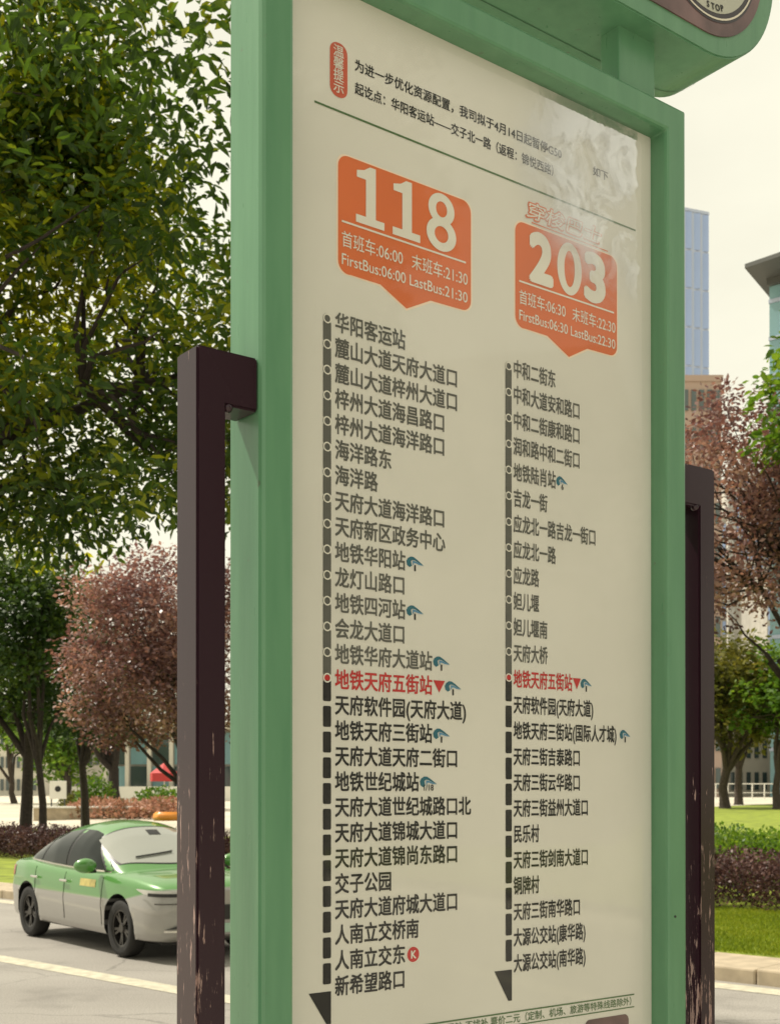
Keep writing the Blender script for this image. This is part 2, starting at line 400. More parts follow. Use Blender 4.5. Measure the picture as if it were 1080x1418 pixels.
def rrect(x0, x1, z0, z1, r, seg=6):
    pts = []
    for cx, cz, a0 in ((x1 - r, z0 + r, -90), (x1 - r, z1 - r, 0), (x0 + r, z1 - r, 90), (x0 + r, z0 + r, 180)):
        for i in range(seg + 1):
            a = R(a0 + 90 * i / seg); pts.append((cx + r * math.cos(a), cz + r * math.sin(a)))
    return pts

def ring_poly(bm, cx, cz, r0, r1, y, seg=48, th=0.0006):
    for i in range(seg):
        a, b = 2 * math.pi * i / seg, 2 * math.pi * (i + 1) / seg
        q = [(r0, a), (r1, a), (r1, b), (r0, b)]
        vs = [bm.verts.new((cx + r * math.cos(t), y, cz + r * math.sin(t))) for r, t in q]
        bm.faces.new(vs)

def disc_pts(cx, cz, r, seg=32):
    return [(cx + r * math.cos(2 * math.pi * i / seg), cz + r * math.sin(2 * math.pi * i / seg)) for i in range(seg)]

def tube_arrays(path, radii, seg=6):
    """tapered tube through path points -> verts, faces"""
    P = [Vector(p) for p in path]; V = []; Fc = []
    up = Vector((0.13, 0.21, 0.97))
    for i, p in enumerate(P):
        d = (P[min(i + 1, len(P) - 1)] - P[max(i - 1, 0)]).normalized()
        a = d.cross(up)
        if a.length < 1e-3: a = d.cross(Vector((1, 0, 0)))
        a.normalize(); b = d.cross(a)
        for k in range(seg):
            t = 2 * math.pi * k / seg
            V.append(p + (a * math.cos(t) + b * math.sin(t)) * radii[i])
    for i in range(len(P) - 1):
        for k in range(seg):
            k2 = (k + 1) % seg
            Fc.append((i * seg + k, i * seg + k2, (i + 1) * seg + k2, (i + 1) * seg + k))
    return V, Fc

def tubes_obj(name, tubes, mat, parent=None, seg=6):
    V = []; Fc = []
    for path, rad in tubes:
        v, f = tube_arrays(path, rad, seg); o = len(V)
        V += [tuple(q) for q in v]; Fc += [tuple(i + o for i in q) for q in f]
    return obj_np(name, V, Fc, mat, parent, True)

# ------------------------------------------------------------------ text
_scr = {}
def text_mesh(s, bold=0.018, res=3):
    key = (s, bold, res)
    if key in _scr: return _scr[key]
    c = bpy.data.curves.new('t', 'FONT'); c.body = s; c.size = 1.0; c.resolution_u = res; c.fill_mode = 'FRONT'
    o = bpy.data.objects.new('t', c); COL.objects.link(o)
    dg = bpy.context.evaluated_depsgraph_get(); dg.update()
    me = bpy.data.meshes.new_from_object(o.evaluated_get(dg), depsgraph=dg)
    bpy.data.objects.remove(o); bpy.data.curves.remove(c)
    n = len(me.vertices); co = np.empty(n * 3, np.float32); me.vertices.foreach_get('co', co); co = co.reshape(-1, 3)
    if bold > 0.002:
        # heavier strokes: the same outline struck several times, a hair apart
        faces = [tuple(p.vertices) for p in me.polygons]
        ng = 4 if bold < 0.03 else 10
        offs = [(0.0, 0.0)] + [(bold * math.cos(2 * math.pi * (k + .5) / ng), bold * math.sin(2 * math.pi * (k + .5) / ng)) for k in range(ng)]
        allc = np.concatenate([co + np.array([ox, oy, k * 0.002], np.float32) for k, (ox, oy) in enumerate(offs)])
        allf = [tuple(v + k * n for v in f) for k in range(len(offs)) for f in faces]
        me = bpy.data.meshes.new('lettering'); me.from_pydata([tuple(map(float, v)) for v in allc], [], allf); co = allc.astype(np.float32)
    _scr[key] = (me, co)
    return me, co

_, ca = text_mesh('国国国国国', 0.0); _, cb = text_mesh('国国国国', 0.0)
EM = float(ca[:, 0].max() - cb[:, 0].max())           # advance of one full-width character
EH = float(cb[:, 1].max() - cb[:, 1].min())           # its height
EB = float(cb[:, 1].min())

def put_text(name, s, x0, zc, h, mat, parent, y, width=None, adv=None, bold=0.018, shear=0.0, res=3, fit_h=False):
    """flat lettering facing local -Y: starts at x0, its full-width characters are h high and centred on zc"""
    me, co = text_mesh(s, bold, res)
    me = me.copy(); co = co.copy()
    mn, mxx = co[:, 0].min(), co[:, 0].max()
    kz = h / EH
    zoff = EB + EH / 2
    if fit_h:
        kz = h / (co[:, 1].max() - co[:, 1].min()); zoff = (co[:, 1].max() + co[:, 1].min()) / 2
    if width is not None: kx = width / (mxx - mn); ox = mn
    elif adv is not None: kx = adv / EM; ox = 0.0
    else: kx = kz; ox = mn
    out = np.empty_like(co)
    out[:, 2] = zc + (co[:, 1] - zoff) * kz
    out[:, 0] = x0 + (co[:, 0] - ox) * kx + shear * (out[:, 2] - zc)
    out[:, 1] = y - co[:, 2] * 0.016
    me.vertices.foreach_set('co', out.ravel()); me.materials.clear(); me.materials.append(mat); me.update()
    return link(bpy.data.objects.new(name, me), parent)

# ------------------------------------------------------------------ road frame
ED = np.array([-0.7305, 0.6829]); PD = np.array([0.6829, 0.7305])
def rp(a, p, z=0.0):
    v = ED * a + PD * p
    return (float(v[0]), float(v[1]), z)
ROAD_RZ = math.atan2(ED[1], ED[0])

def strip(name, a0, a1, prof, mat, na=1, kind='structure', parent=None):
    """sheet along the road: prof = [(perp, z), ...]"""
    V = []; Fc = []
    for i in range(na + 1):
        a = a0 + (a1 - a0) * i / na
        for p, z in prof: V.append(rp(a, p, z))
    k = len(prof)
    for i in range(na):
        for j in range(k - 1):
            Fc.append((i * k + j, i * k + j + 1, (i + 1) * k + j + 1, (i + 1) * k + j))
    o = obj_np(name, V, Fc, mat, parent)
    if kind: o['kind'] = kind
    return o

def lawn_z(p):
    xs = [13.0, 19.0, 24.0, 32.0, 44.0, 60.0, 80.0, 2000]; zs = [0.155, 0.19, 0.40, 0.80, 1.05, 1.28, 1.38, 1.38]
    return float(np.interp(p, xs, zs))

# large structure
strip('ground', -1500, 2500, [(-1500, -0.03), (12.95, -0.03), (60, -0.03), (2800, -0.03)], M['plaza'])
road = strip('road', -80, 260, [(4.2, 0.0), (8, 0.0), (11.95, 0.0)], M['asphalt'], 1)
PK = 11.93
mk = strip('lane_marking', -60, 200, [(7.50, 0.004), (7.80, 0.004)], M['paint_white'])
mk2 = strip('edge_marking', -60, 200, [(11.45, 0.004), (11.78, 0.004)], M['paint_white'])
strip('pavement', -80, 200, [(-25, 0.15), (4.05, 0.15)], M['paving'])
nk = strip('near_kerb', -80, 200, [(4.05, 0.152), (4.17, 0.150), (4.2, 0.13), (4.2, -0.02)], M['kerb'])
strip('lawn', -80, 260, [(p, lawn_z(p)) for p in (12.95, 15, 17, 19, 21, 24, 28, 32, 38, 44, 52, 60, 70, 76)], M['grass'], 20)
strip('path', 30, 260, [(p, lawn_z(p) + 0.008) for p in (26, 28, 32, 38, 44, 52, 60, 70, 75)], M['plaza'])
strip('plaza', -300, 900, [(p, lawn_z(p) + 0.004) for p in (75, 80, 120, 2000)], M['plaza'], 4)

# far kerb: broad pale kerb stones
kerb = tag(empty('kerb', rp(0, PK + 0.5, 0)), kind='structure')
def kerb_stone_mesh():
    bm = bmesh.new(); bx(bm, 0.006, 0.994, 0, 1.02, -0.05, 0.160, bevel=0.022, seg=2)
    me = bpy.data.meshes.new('kerb_stone'); bm.to_mesh(me); bm.free(); me.materials.append(M['kerb']); return me
ksm = kerb_stone_mesh()
rnd = random.Random(5)
kerb.location = (0, 0, 0); kerb.rotation_euler = (0, 0, ROAD_RZ)
for i in range(-4, 44):
    o = link(bpy.data.objects.new('kerb_stone', ksm), kerb)
    # in the kerb's frame x runs along the road, -y away from the camera's side
    o.location = (i * 1.0 + 0.0, -(PK + 1.02) + rnd.uniform(-.004, .004), rnd.uniform(-.004, .004))

# ------------------------------------------------------------------ bus stop sign
C0 = (-0.1565, 1.5125)
SRZ = math.atan2(0.60511, 0.79614)
sign = empty('bus_stop_sign', (C0[0], C0[1], 0.15), SRZ)
tag(sign, 'green framed bus stop sign with a cream timetable for routes 118 and 203', 'bus stop sign')
ZB = 0.15                       # local z = world z - ZB
def Z(z): return z - ZB
W = 0.795; ZT = Z(3.0935); ZL = Z(0.72); FW = 0.047; RD = 0.034; DP = 0.0770

# frame swept round the rectangle
def frame_bm():
    bm = bmesh.new()
    prof = [(0.0, DP), (0.0, 0.007), (0.0018, 0.0022), (0.006, 0.0), (FW - 0.005, 0.0), (FW - 0.0012, 0.0016), (FW, 0.006), (FW, RD + 0.002)]
    rings = []
    for x, y in prof:
        rings.append([bm.verts.new(c) for c in ((x, y, ZL + x), (W - x, y, ZL + x), (W - x, y, ZT - x * 0.93), (x, y, ZT - x * 0.93))])
    for a, b in zip(rings, rings[1:]):
        for i in range(4):
            j = (i + 1) % 4
            bm.faces.new((a[i], b[i], b[j], a[j]))
    bm.faces.new(rings[0])
    return bm
frame = obj_bm('frame', frame_bm(), M['green'], sign)
bmod = frame.modifiers.new('b', 'BEVEL'); bmod.width = 0.0025; bmod.segments = 2; bmod.limit_method = 'ANGLE'; bmod.angle_limit = R(60)

poster = box_obj('timetable_poster', (0.02, W - 0.02, RD, RD + 0.003, ZL + 0.02, ZT - 0.02), M['paper'], sign)
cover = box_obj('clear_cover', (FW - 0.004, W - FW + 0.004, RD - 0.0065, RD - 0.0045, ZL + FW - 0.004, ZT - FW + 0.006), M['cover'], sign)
PX = 0.0998                     # poster coordinate s -> local x
Y1, Y2, Y3 = RD - 0.0005, RD - 0.0010, RD - 0.0015

def flat(name, pts, mat, y, parent=poster):
    bm = bmesh.new(); prism(bm, [(p[0] + PX, Z(p[1])) for p in pts], y, y); return obj_bm(name, bm, mat, parent)
def rule(name, s0, s1, z, t, mat, y=Y1, parent=poster):
    return flat(name, [(s0, z - t / 2), (s1, z - t / 2), (s1, z + t / 2), (s0, z + t / 2)], mat, y, parent)
def ptext(name, s, s0, z, h, mat, y=Y1, **k):
    k.setdefault('bold', 0.016)
    return put_text(name, s, s0 + PX, Z(z), h, mat, poster, y, **k)

# notice at the top
flat('notice_pill', rrect(0.0240, 0.0520, 2.9085, 2.9800, 0.0125), M['ink_brick'], Y1)
for k, ch in enumerate('温馨提示'):
    ptext('notice_title', ch, 0.0293, 2.9685 - k * 0.0158, 0.0145, M['ink_cream'], Y2, width=0.0165, bold=0.012)
ptext('notice_text', '为进一步优化资源配置，我司拟于4月14日起暂停G50', 0.0640, 2.9605, 0.0150, M['ink_black'], width=0.383, bold=0.02)
ptext('notice_text', '起讫点：华阳客运站——交子北一路（返程：锦悦西路）', 0.0640, 2.9300, 0.0150, M['ink_black'], width=0.366, bold=0.02)
ptext('notice_text', '如下', 0.5150, 2.9570, 0.0135, M['ink_black'], width=0.034, bold=0.02)
rule('notice_rule', 0.0, 0.6120, 2.8905, 0.0028, M['ink_green'])

def badge(s0, s1, p0, pt, p1):
    zb, zt, r = 2.6795, 2.8355, 0.016
    pts = []
    pts += [(s0 + r + 0.004, zb + 0.0005), (p0, zb), (pt, 2.6575), (p1, zb - 0.001)]
    for cx, cz, a0 in ((s1 - r, zb + r, -90), (s1 - r, zt - r, 0), (s0 + r, zt - r, 90), (s0 + r, zb + r, 180)):
        for i in range(7):
            a = R(a0 + 15 * i); pts.append((cx + r * math.cos(a), cz + r * math.sin(a)))
    return pts
def grow(pts, d):
    n = len(pts); cx = sum(p[0] for p in pts) / n; cz = sum(p[1] for p in pts) / n; out = []
    for x, z in pts:
        v = Vector((x - cx, z - cz)); out.append((x + v.x / v.length * d, z + v.y / v.length * d))
    return out
for args in ((0.0370, 0.2665, 0.1060, 0.1505, 0.1925), (0.3520, 0.5686, 0.4170, 0.4625, 0.5020)):
    flat('badge_border', grow(badge(*args), 0.0028), M['ink_halo'], Y1 + 0.0003)
flat('route_badge', badge(0.0370, 0.2665, 0.1060, 0.1505, 0.1925), M['ink_orange'], Y1)
flat('route_badge', badge(0.3520, 0.5686, 0.4170, 0.4625, 0.5020), M['ink_orange'], Y1)

def digit_one(s0, s1):
    w_ = s1 - s0; zb, zt = 2.7530, 2.8315
    st0, st1 = s0 + w_ * 0.36, s0 + w_ * 0.70
    pts = [(s0 + w_ * 0.02, zb), (s1, zb), (s1, zb + 0.0105), (st1, zb + 0.0105), (st1, zt), (st1 - w_ * 0.20, zt), (st0 - w_ * 0.06, zt - 0.0065), (s0 + w_ * 0.05, zt - 0.0095),
           (s0 + w_ * 0.05, zt - 0.0185), (st0, zt - 0.0185), (st0, zb + 0.0105), (s0 + w_ * 0.02, zb + 0.0105)]
    flat('route_digit', pts, M['ink_cream'], Y2)
digit_one(0.0645, 0.1125); digit_one(0.1254, 0.1740)
def oval_digit(s0, s1, zb, zt, t, y=Y2):
    """ring-shaped stroke"""
    bm = bmesh.new(); cx, cz = (s0 + s1) / 2, (zb + zt) / 2; n = 40
    for i in range(n):
        q = []
        for k, f in ((i, 0), (i, 1), (i + 1, 1), (i + 1, 0)):
            a = 2 * math.pi * k / n
            rx, rz = ((s1 - s0) / 2 - f * t, (zt - zb) / 2 - f * t * 0.82)
            sq = 1.0
            q.append(bm.verts.new((cx + PX + rx * math.cos(a) * sq, y, Z(cz + rz * math.sin(a)))))
        bm.faces.new(q)
    return bm
bm = oval_digit(0.1885, 0.2355, 2.7885, 2.8325, 0.0135); b2 = oval_digit(0.1850, 0.2385, 2.7520, 2.7985, 0.0145, Y2 - 0.0002)
me_ = bpy.data.meshes.new('x'); b2.to_mesh(me_); b2.free(); bm.from_mesh(me_); obj_bm('route_digit', bm, M['ink_cream'], poster)
ptext('route_digit', '2', 0.3790, 2.7910, 0.0775, M['ink_cream'], Y2, width=0.0500, bold=0.05, res=6, fit_h=True)
obj_bm('route_digit', oval_digit(0.4374, 0.4895, 2.7515, 2.8310, 0.0150), M['ink_cream'], poster)
ptext('route_digit', '3', 0.4945, 2.7910, 0.0785, M['ink_cream'], Y2, width=0.0475, bold=0.05, res=6, fit_h=True)
for s0, s1, f, l_ in ((0.0427, 0.2566, '06:00', '21:30'), (0.3594, 0.5613, '06:30', '22:30')):
    k = (s1 - s0) / 0.2139
    rule('badge_rule', s0, s1, 2.7475, 0.0026, M['ink_cream'], Y2)
    ptext('timetable_text', '首班车:' + f, s0, 2.7243, 0.0200, M['ink_cream'], Y2, width=0.1010 * k, bold=0.004)
    ptext('timetable_text', '末班车:' + l_, s0 + 0.1165 * k, 2.7243, 0.0200, M['ink_cream'], Y2, width=0.1005 * k, bold=0.004)
    ptext('timetable_text', 'FirstBus:' + f, s0, 2.6985, 0.0185, M['ink_cream'], Y2, width=0.1060 * k, bold=0.006)
    ptext('timetable_text', 'LastBus:' + l_, s0 + 0.1128 * k, 2.6985, 0.0185, M['ink_cream'], Y2, width=0.1040 * k, bold=0.006)
# slanted header over route 203
ptext('header_outline', '穿梭巴士', 0.3740, 2.8575, 0.0255, M['ink_orange'], Y1, width=0.160, bold=0.055, shear=0.25)
ptext('header_text', '穿梭巴士', 0.3765, 2.8575, 0.0235, M['ink_cream'], Y2, width=0.154, bold=0.006, shear=0.25)
rule('header_rule', 0.385, 0.548, 2.8405, 0.0018, M['ink_orange'])

COL1 = ['华阳客运站', '麓山大道天府大道口', '麓山大道梓州大道口', '梓州大道海昌路口', '梓州大道海洋路口', '海洋路东', '海洋路', '天府大道海洋路口', '天府新区政务中心',
        '地铁华阳站', '龙灯山路口', '地铁四河站', '会龙大道口', '地铁华府大道站', '地铁天府五街站', '天府软件园(天府大道)', '地铁天府三街站', '天府大道天府二街口', '地铁世纪城站',
        '天府大道世纪城路口北', '天府大道锦城大道口', '天府大道锦尚东路口', '交子公园', '天府大道府城大道口', '人南立交桥南', '人南立交东', '新希望路口']
COL2 = ['中和二街东', '中和大道安和路口', '中和二街康和路口', '润和路中和二街口', '地铁陆肖站', '吉龙一街', '应龙北一路吉龙一街口', '应龙北一路', '应龙路', '妲儿堰', '妲儿堰南', '天府大桥',
        '地铁天府五街站', '天府软件园(天府大道)', '地铁天府三街站(国际人才城)', '天府三街吉泰路口', '天府三街云华路口', '天府三街益州大道口', '民乐村', '天府三街剑南大道口', '铜牌村',
        '天府三街南华路口', '大源公交站(康华路)', '大源公交站(南华路)']

def metro_icon(s, z, num, w_=0.031, h_=0.0155):
    """swoosh of the metro mark with its line number"""
    top = [(0.02, 0.55), (0.10, 0.82), (0.26, 1.0), (0.42, 1.0), (0.62, 0.80), (0.82, 0.55), (1.0, 0.34), (0.74, 0.50), (0.50, 0.70), (0.36, 0.72), (0.28, 0.60), (0.30, 0.40), (0.34, 0.20), (0.20, 0.05), (0.06, 0.22)]
    flat('metro_logo', [(s + x * w_, z - h_ * 0.55 + q * h_) for x, q in top], M['ink_teal'], Y1)
    hi = [(0.36, 0.66), (0.52, 0.62), (0.86, 0.40), (0.98, 0.30), (0.70, 0.36), (0.52, 0.46), (0.42, 0.44), (0.42, 0.26), (0.36, 0.30)]
    flat('metro_logo', [(s + x * w_, z - h_ * 0.55 + q * h_) for x, q in hi], M['ink_blue'], Y2)
    ptext('metro_line_number', num, s + w_ * (0.46 if len(num) == 1 else 0.25), z - 0.0082, 0.0085, M['ink_black'], Y1, width=0.0028 if num == '1' else (0.0045 if len(num) == 1 else 0.017), bold=0.02, fit_h=True)

ICON1 = {9: '1', 11: '1', 13: '1', 14: '1', 16: '1', 18: '1/18'}
ICON2 = {4: '6', 12: '1', 14: '1'}
def column(rows, sx, zf, zl, adv, bar0, bar1, cur, icons, h, tri_w, arrow, bold):
    n = len(rows); st = (zf - zl) / (n - 1)
    bw = bar1 - bar0; bc = (bar0 + bar1) / 2
    for i, t in enumerate(rows):
        z = zf - i * st
        mat = M['ink_grey'] if i < cur else (M['ink_red'] if i == cur else M['ink_black'])
        ptext('stop_name', t, sx - adv * 0.06, z, h, mat, adv=adv, bold=bold)
        ln = sum(0.5 if c in '()' else 1 for c in t)
        e = sx + ln * adv
        if i == cur:
            flat('here_marker', [(e, z + h * 0.33), (e + tri_w, z + h * 0.33), (e + tri_w / 2, z - h * 0.36)], M['ink_red'], Y1)
            e += tri_w
        if i in icons:
            metro_icon(e - 0.001, z + 0.001, icons[i], w_=0.031 if adv > 0.02 else 0.025)
        # stop dot
        dm = M['ink_grey'] if i < cur else (M['ink_red'] if i == cur else M['ink_cream'])
        zd = z + 0.0015
        if i <= cur:
            flat('stop_dot', disc_pts(bc, zd, bw * 0.52, 16), dm, Y1)
            bm = bmesh.new(); ring_poly(bm, bc + PX, Z(zd), bw * 0.36, bw * 0.50, Y2, 16); obj_bm('stop_dot', bm, M['ink_cream'], poster)
        # bar to the next stop
        if i < n - 1:
            gp = 0.0037 if i < cur else 0.0031
            zm0, zm1 = zd - gp, zd - st + gp
            flat('line_segment', rrect(bar0, bar1, zm1, zm0, bw * 0.16, 2), M['ink_grey'] if i < cur else M['ink_black'], Y1)
    for q in arrow:
        flat('direction_arrow', q, M['ink_black'], Y1)
column(COL1, 0.0333, 2.6125, 1.7445, 0.02345, 0.0135, 0.0262, 14, ICON1, 0.0243, 0.021,
       [[(-0.0085, 1.7395), (0.0190, 1.7395), (0.0262, 1.7395), (0.0262, 1.6970), (0.0191, 1.6970)]], 0.027)
column(COL2, 0.3490, 2.6165, 1.7475, 0.01735, 0.3325, 0.3447, 12, ICON2, 0.0243, 0.017,
       [[(0.3107, 1.7400), (0.3447, 1.7400), (0.3447, 1.6950), (0.3375, 1.6950)]], 0.026)
flat('stop_dot', disc_pts(0.1620, 1.7765, 0.0105, 24), M['ink_red'], Y1)
bm = bmesh.new(); ring_poly(bm, 0.1620 + PX, Z(1.7765), 0.0105, 0.0115, Y1, 24); obj_bm('stop_dot', bm, M['ink_cream'], poster)
ptext('stop_symbol', 'K', 0.1577, 1.7765, 0.0110, M['ink_cream'], Y2, width=0.009, bold=0.03, fit_h=True)
# footer strip
rule('footer_rule', 0.02, 0.6070, 1.6780, 0.0022, M['ink_green'])
rule('footer_rule', 0.02, 0.6070, 1.6585, 0.0018, M['ink_green'])
ptext('footer_text', '无人售票 自备零钞 不找补 票价二元（定制、机场、旅游等特殊线路除外）', 0.130, 1.6682, 0.0120, M['ink_green'], width=0.470, bold=0.014)
flat('footer_badge', rrect(0.4960, 0.5940, 1.585, 1.6490, 0.010), M['panel_purple'], Y1)

# neck pieces, side handles (posts), topper
box_obj('neck', (0.657, 0.741, 0.018, 0.058, ZT - 0.001, Z(3.195)), M['green'], sign, bevel=0.003)
box_obj('neck', (0.054, 0.138, 0.018, 0.058, ZT - 0.001, Z(3.195)), M['green'], sign, bevel=0.003)

def handle(x_post0, x_post1, x_arm_end):
    bm = bmesh.new()
    zt = Z(2.530); y0, y1 = 0.0085, 0.0610; za = zt - 0.066
    left = x_arm_end > x_post1
    a = [(x_post0, -0.0), (x_post1, 0.0), (x_post1, za), (x_arm_end, za), (x_arm_end, zt), (x_post0, zt)] if left else \
        [(x_post1, 0.0), (x_post1, zt), (x_arm_end, zt), (x_arm_end, za), (x_post0, za), (x_post0, 0.0)]
    prism(bm, a, y0, y1)
    bmesh.ops.recalc_face_normals(bm, faces=bm.faces[:])
    bmesh.ops.bevel(bm, geom=[e for e in bm.edges], offset=0.0028, segments=2, affect='EDGES')
    # weld bead in the inner corner
    o = obj_bm('side_post', bm, M['purple'], sign)
    xc = x_post1 + 0.001 if left else x_post0 - 0.001
    b2_ = bmesh.new(); bmesh.ops.create_uvsphere(b2_, u_segments=12, v_segments=8, radius=0.0065, matrix=Matrix.Translation((xc + (0.004 if left else -0.004), y0 + 0.006, za - 0.001)))
    obj_bm('weld_bead', b2_, M['purple'], o, True)
    return o
handle(-0.0835, -0.0440, 0.001)
handle(0.8370, 0.8770, W - 0.001)
box_obj('foot_rail', (-0.06, 0.855, 0.022, 0.048, Z(0.62), Z(0.66)), M['purple'], sign, bevel=0.004)

# topper: pill-shaped head
def pill(x0, x1, z0, z1, seg=14):
    return rrect(x0, x1, z0, z1, (z1 - z0) / 2 - 0.001, seg)
TX0, TX1, TZ0, TZ1 = -0.3025, 1.0 + PX, Z(3.190), Z(3.550)
TX1 = 0.9994; TX0 = W - TX1
bm = bmesh.new(); prism(bm, pill(TX0, TX1, TZ0, TZ1, 20), -0.020, 0.127)
bmesh.ops.recalc_face_normals(bm, faces=bm.faces[:])
caps = [e for e in bm.edges if (abs(e.verts[0].co.y - e.verts[1].co.y) < 1e-6)]
bmesh.ops.bevel(bm, geom=caps, offset=0.0025, segments=2, affect='EDGES')
head = obj_bm('name_head', bm, M['green'], sign)
bm = bmesh.new(); prism(bm, pill(TX0 + 0.036, TX1 - 0.036, TZ0 + 0.030, TZ1 - 0.030, 20), -0.0225, -0.0195); bmesh.ops.recalc_face_normals(bm, faces=bm.faces[:])
obj_bm('name_panel', bm, M['panel_purple'], head)
# seam of the head's sheet metal, just in from its back edge
bm = bmesh.new()
pl = pill(TX0 - 0.0015, TX1 + 0.0015, TZ0 - 0.0015, TZ1 + 0.0015, 20)
n_ = len(pl); a_ = [bm.verts.new((p[0], 0.101, p[1])) for p in pl]; b_ = [bm.verts.new((p[0], 0.1035, p[1])) for p in pl]
for i in range(n_): bm.faces.new((a_[i], a_[(i + 1) % n_], b_[(i + 1) % n_], b_[i]))
obj_bm('head_seam', bm, M['green'], head)
LCX, LCZ = 0.819, Z(3.369)
def ring_obj(name, r0, r1, y, mat):
    bm = bmesh.new()
    n = 64
    for i in range(n):
        q = []
        for k, r in ((i, r0), (i, r1), (i + 1, r1), (i + 1, r0)):
            a = 2 * math.pi * k / n; q.append(bm.verts.new((LCX + r * math.cos(a), y, LCZ + r * math.sin(a))))
        bm.faces.new(q)
    return obj_bm(name, bm, mat, head)
ring_obj('logo_ring', 0.113, 0.1275, -0.0232, M['ring_dark'])
ring_obj('logo_ring', 0.1205, 0.1235, -0.0238, M['ring_line'])
bm = bmesh.new(); prism(bm, [(LCX + 0.113 * math.cos(2 * math.pi * i / 64), LCZ + 0.113 * math.sin(2 * math.pi * i / 64)) for i in range(64)], -0.0236, -0.0226)
obj_bm('logo_disc', bm, M['disc'], head)
ring_obj('logo_ring', 0.078, 0.080, -0.0240, M['ink_grey'])
ring_obj('logo_ring', 0.068, 0.069, -0.0240, M['ink_grey'])
sx_ = 'BUS STOP'
for k, ch in enumerate(sx_):
    if ch == ' ': continue
    me, co = text_mesh(ch, 0.03); me = me.copy(); co = co.copy()
    a = R(-90 + (k - 4.6) * 6.6 + 4)
    kz = 0.0100 / 0.7
    x = (co[:, 0] - (co[:, 0].min() + co[:, 0].max()) / 2) * kz; z = co[:, 1] * kz
    rr = 0.1095
    ca_, sa_ = math.cos(a), math.sin(a)
    # letters stand on the lower arc, tops towards the centre
    px_ = LCX + (rr - z) * ca_ + x * (-sa_); pz_ = LCZ + (rr - z) * sa_ + x * ca_
    me.vertices.foreach_set('co', np.stack([px_, -0.0243 - co[:, 2] * 0.02, pz_], 1).astype(np.float32).ravel())
    me.materials.clear(); me.materials.append(M['ink_black']); me.update()
    link(bpy.data.objects.new('logo_letter', me), head)
# bus pictogram of the logo
def lp(pts, mat, y=-0.0243):
    bm = bmesh.new(); prism(bm, [(LCX + p[0], LCZ + p[1]) for p in pts], y, y); return obj_bm('logo_bus', bm, mat, head)
lp(rrect(-0.036, 0.036, -0.034, 0.042, 0.010), M['ink_grey'])
lp(rrect(-0.029, 0.029, -0.004, 0.026, 0.004), M['disc'], -0.0246)
lp(disc_pts(-0.021, -0.018, 0.006, 16), M['disc'], -0.0246); lp(disc_pts(0.021, -0.018, 0.006, 16), M['disc'], -0.0246)
# a rivet in the right stile
bm = bmesh.new(); bmesh.ops.create_cone(bm, cap_ends=True, segments=12, radius1=0.0022, radius2=0.0016, depth=0.0016, matrix=Matrix.Translation((W - 0.030, -0.0006, Z(1.80))) @ Matrix.Rotation(R(90), 4, 'X'))
obj_bm('rivet', bm, M['black_trim'], frame)

# ------------------------------------------------------------------ vegetation
rng = np.random.default_rng(11)
LEAF6 = np.array([(0, 0, 0), (-0.24, 0.28, 0.07), (-0.20, 0.68, 0.05), (0, 1.0, -0.06), (0.20, 0.68, 0.05), (0.24, 0.28, 0.07)], np.float64)
LEAF6F = np.array([(0, 3, 2, 1), (0, 5, 4, 3)])
LEAF4 = np.array([(0, 0, 0), (-0.30, 0.5, 0.05), (0, 1.0, 0), (0.30, 0.5, 0.05)], np.float64)
LEAF4F = np.array([(0, 3, 2, 1)])

def leaf_frames(pos, droop, rng_, out=None, outw=0.8):
    """an axis frame per leaf: Y along the leaf, Z its face normal"""
    n = len(pos)
    yd = rng_.normal(size=(n, 3)); yd[:, 2] = yd[:, 2] * 0.5 - droop
    if out is not None: yd += out * outw
    yd /= np.linalg.norm(yd, axis=1, keepdims=True)
    zd = rng_.normal(size=(n, 3)) * 0.55 + np.array([0, 0, 1.0])
    xd = np.cross(yd, zd); xd /= np.linalg.norm(xd, axis=1, keepdims=True)
    zd = np.cross(xd, yd)
    return xd, yd, zd

def leaves_arrays(pos, size, frames, tmpl=LEAF4, tf=LEAF4F):
    xd, yd, zd = frames; n = len(pos); k = len(tmpl)
    V = pos[:, None, :] + size[:, None, None] * (tmpl[None, :, 0:1] * xd[:, None, :] + tmpl[None, :, 1:2] * yd[:, None, :] + tmpl[None, :, 2:3] * zd[:, None, :])
    Fc = (tf[None] + (np.arange(n) * k)[:, None, None]).reshape(-1, 4)
    return V.reshape(-1, 3), Fc

def clusters_in_crown(n, rad, rng_, shell=0.55, flat_bottom=-0.7):
    c = []
    while len(c) < n:
        v = rng_.normal(size=3); v /= np.linalg.norm(v)
        r = shell + (1 - shell) * rng_.random() ** 0.6
        if rng_.random() < 0.22: r = rng_.random() * shell
        v = v * r
        if v[2] < flat_bottom: continue
        c.append(v * rad)
    return np.array(c)

def cluster_leaves(cl, crad, per, rng_, flatten=0.6):
    pos = []; out = []
    for c, r in zip(cl, crad):
        m = max(3, int(per * (r / crad.mean()) ** 2))
        d = rng_.normal(size=(m, 3)); d /= np.linalg.norm(d, axis=1, keepdims=True)
        rr = rng_.random((m, 1)) ** 0.45 * r
        p = d * rr; p[:, 2] *= flatten
        pos.append(c + p); out.append(d)
    return np.concatenate(pos), np.concatenate(out)

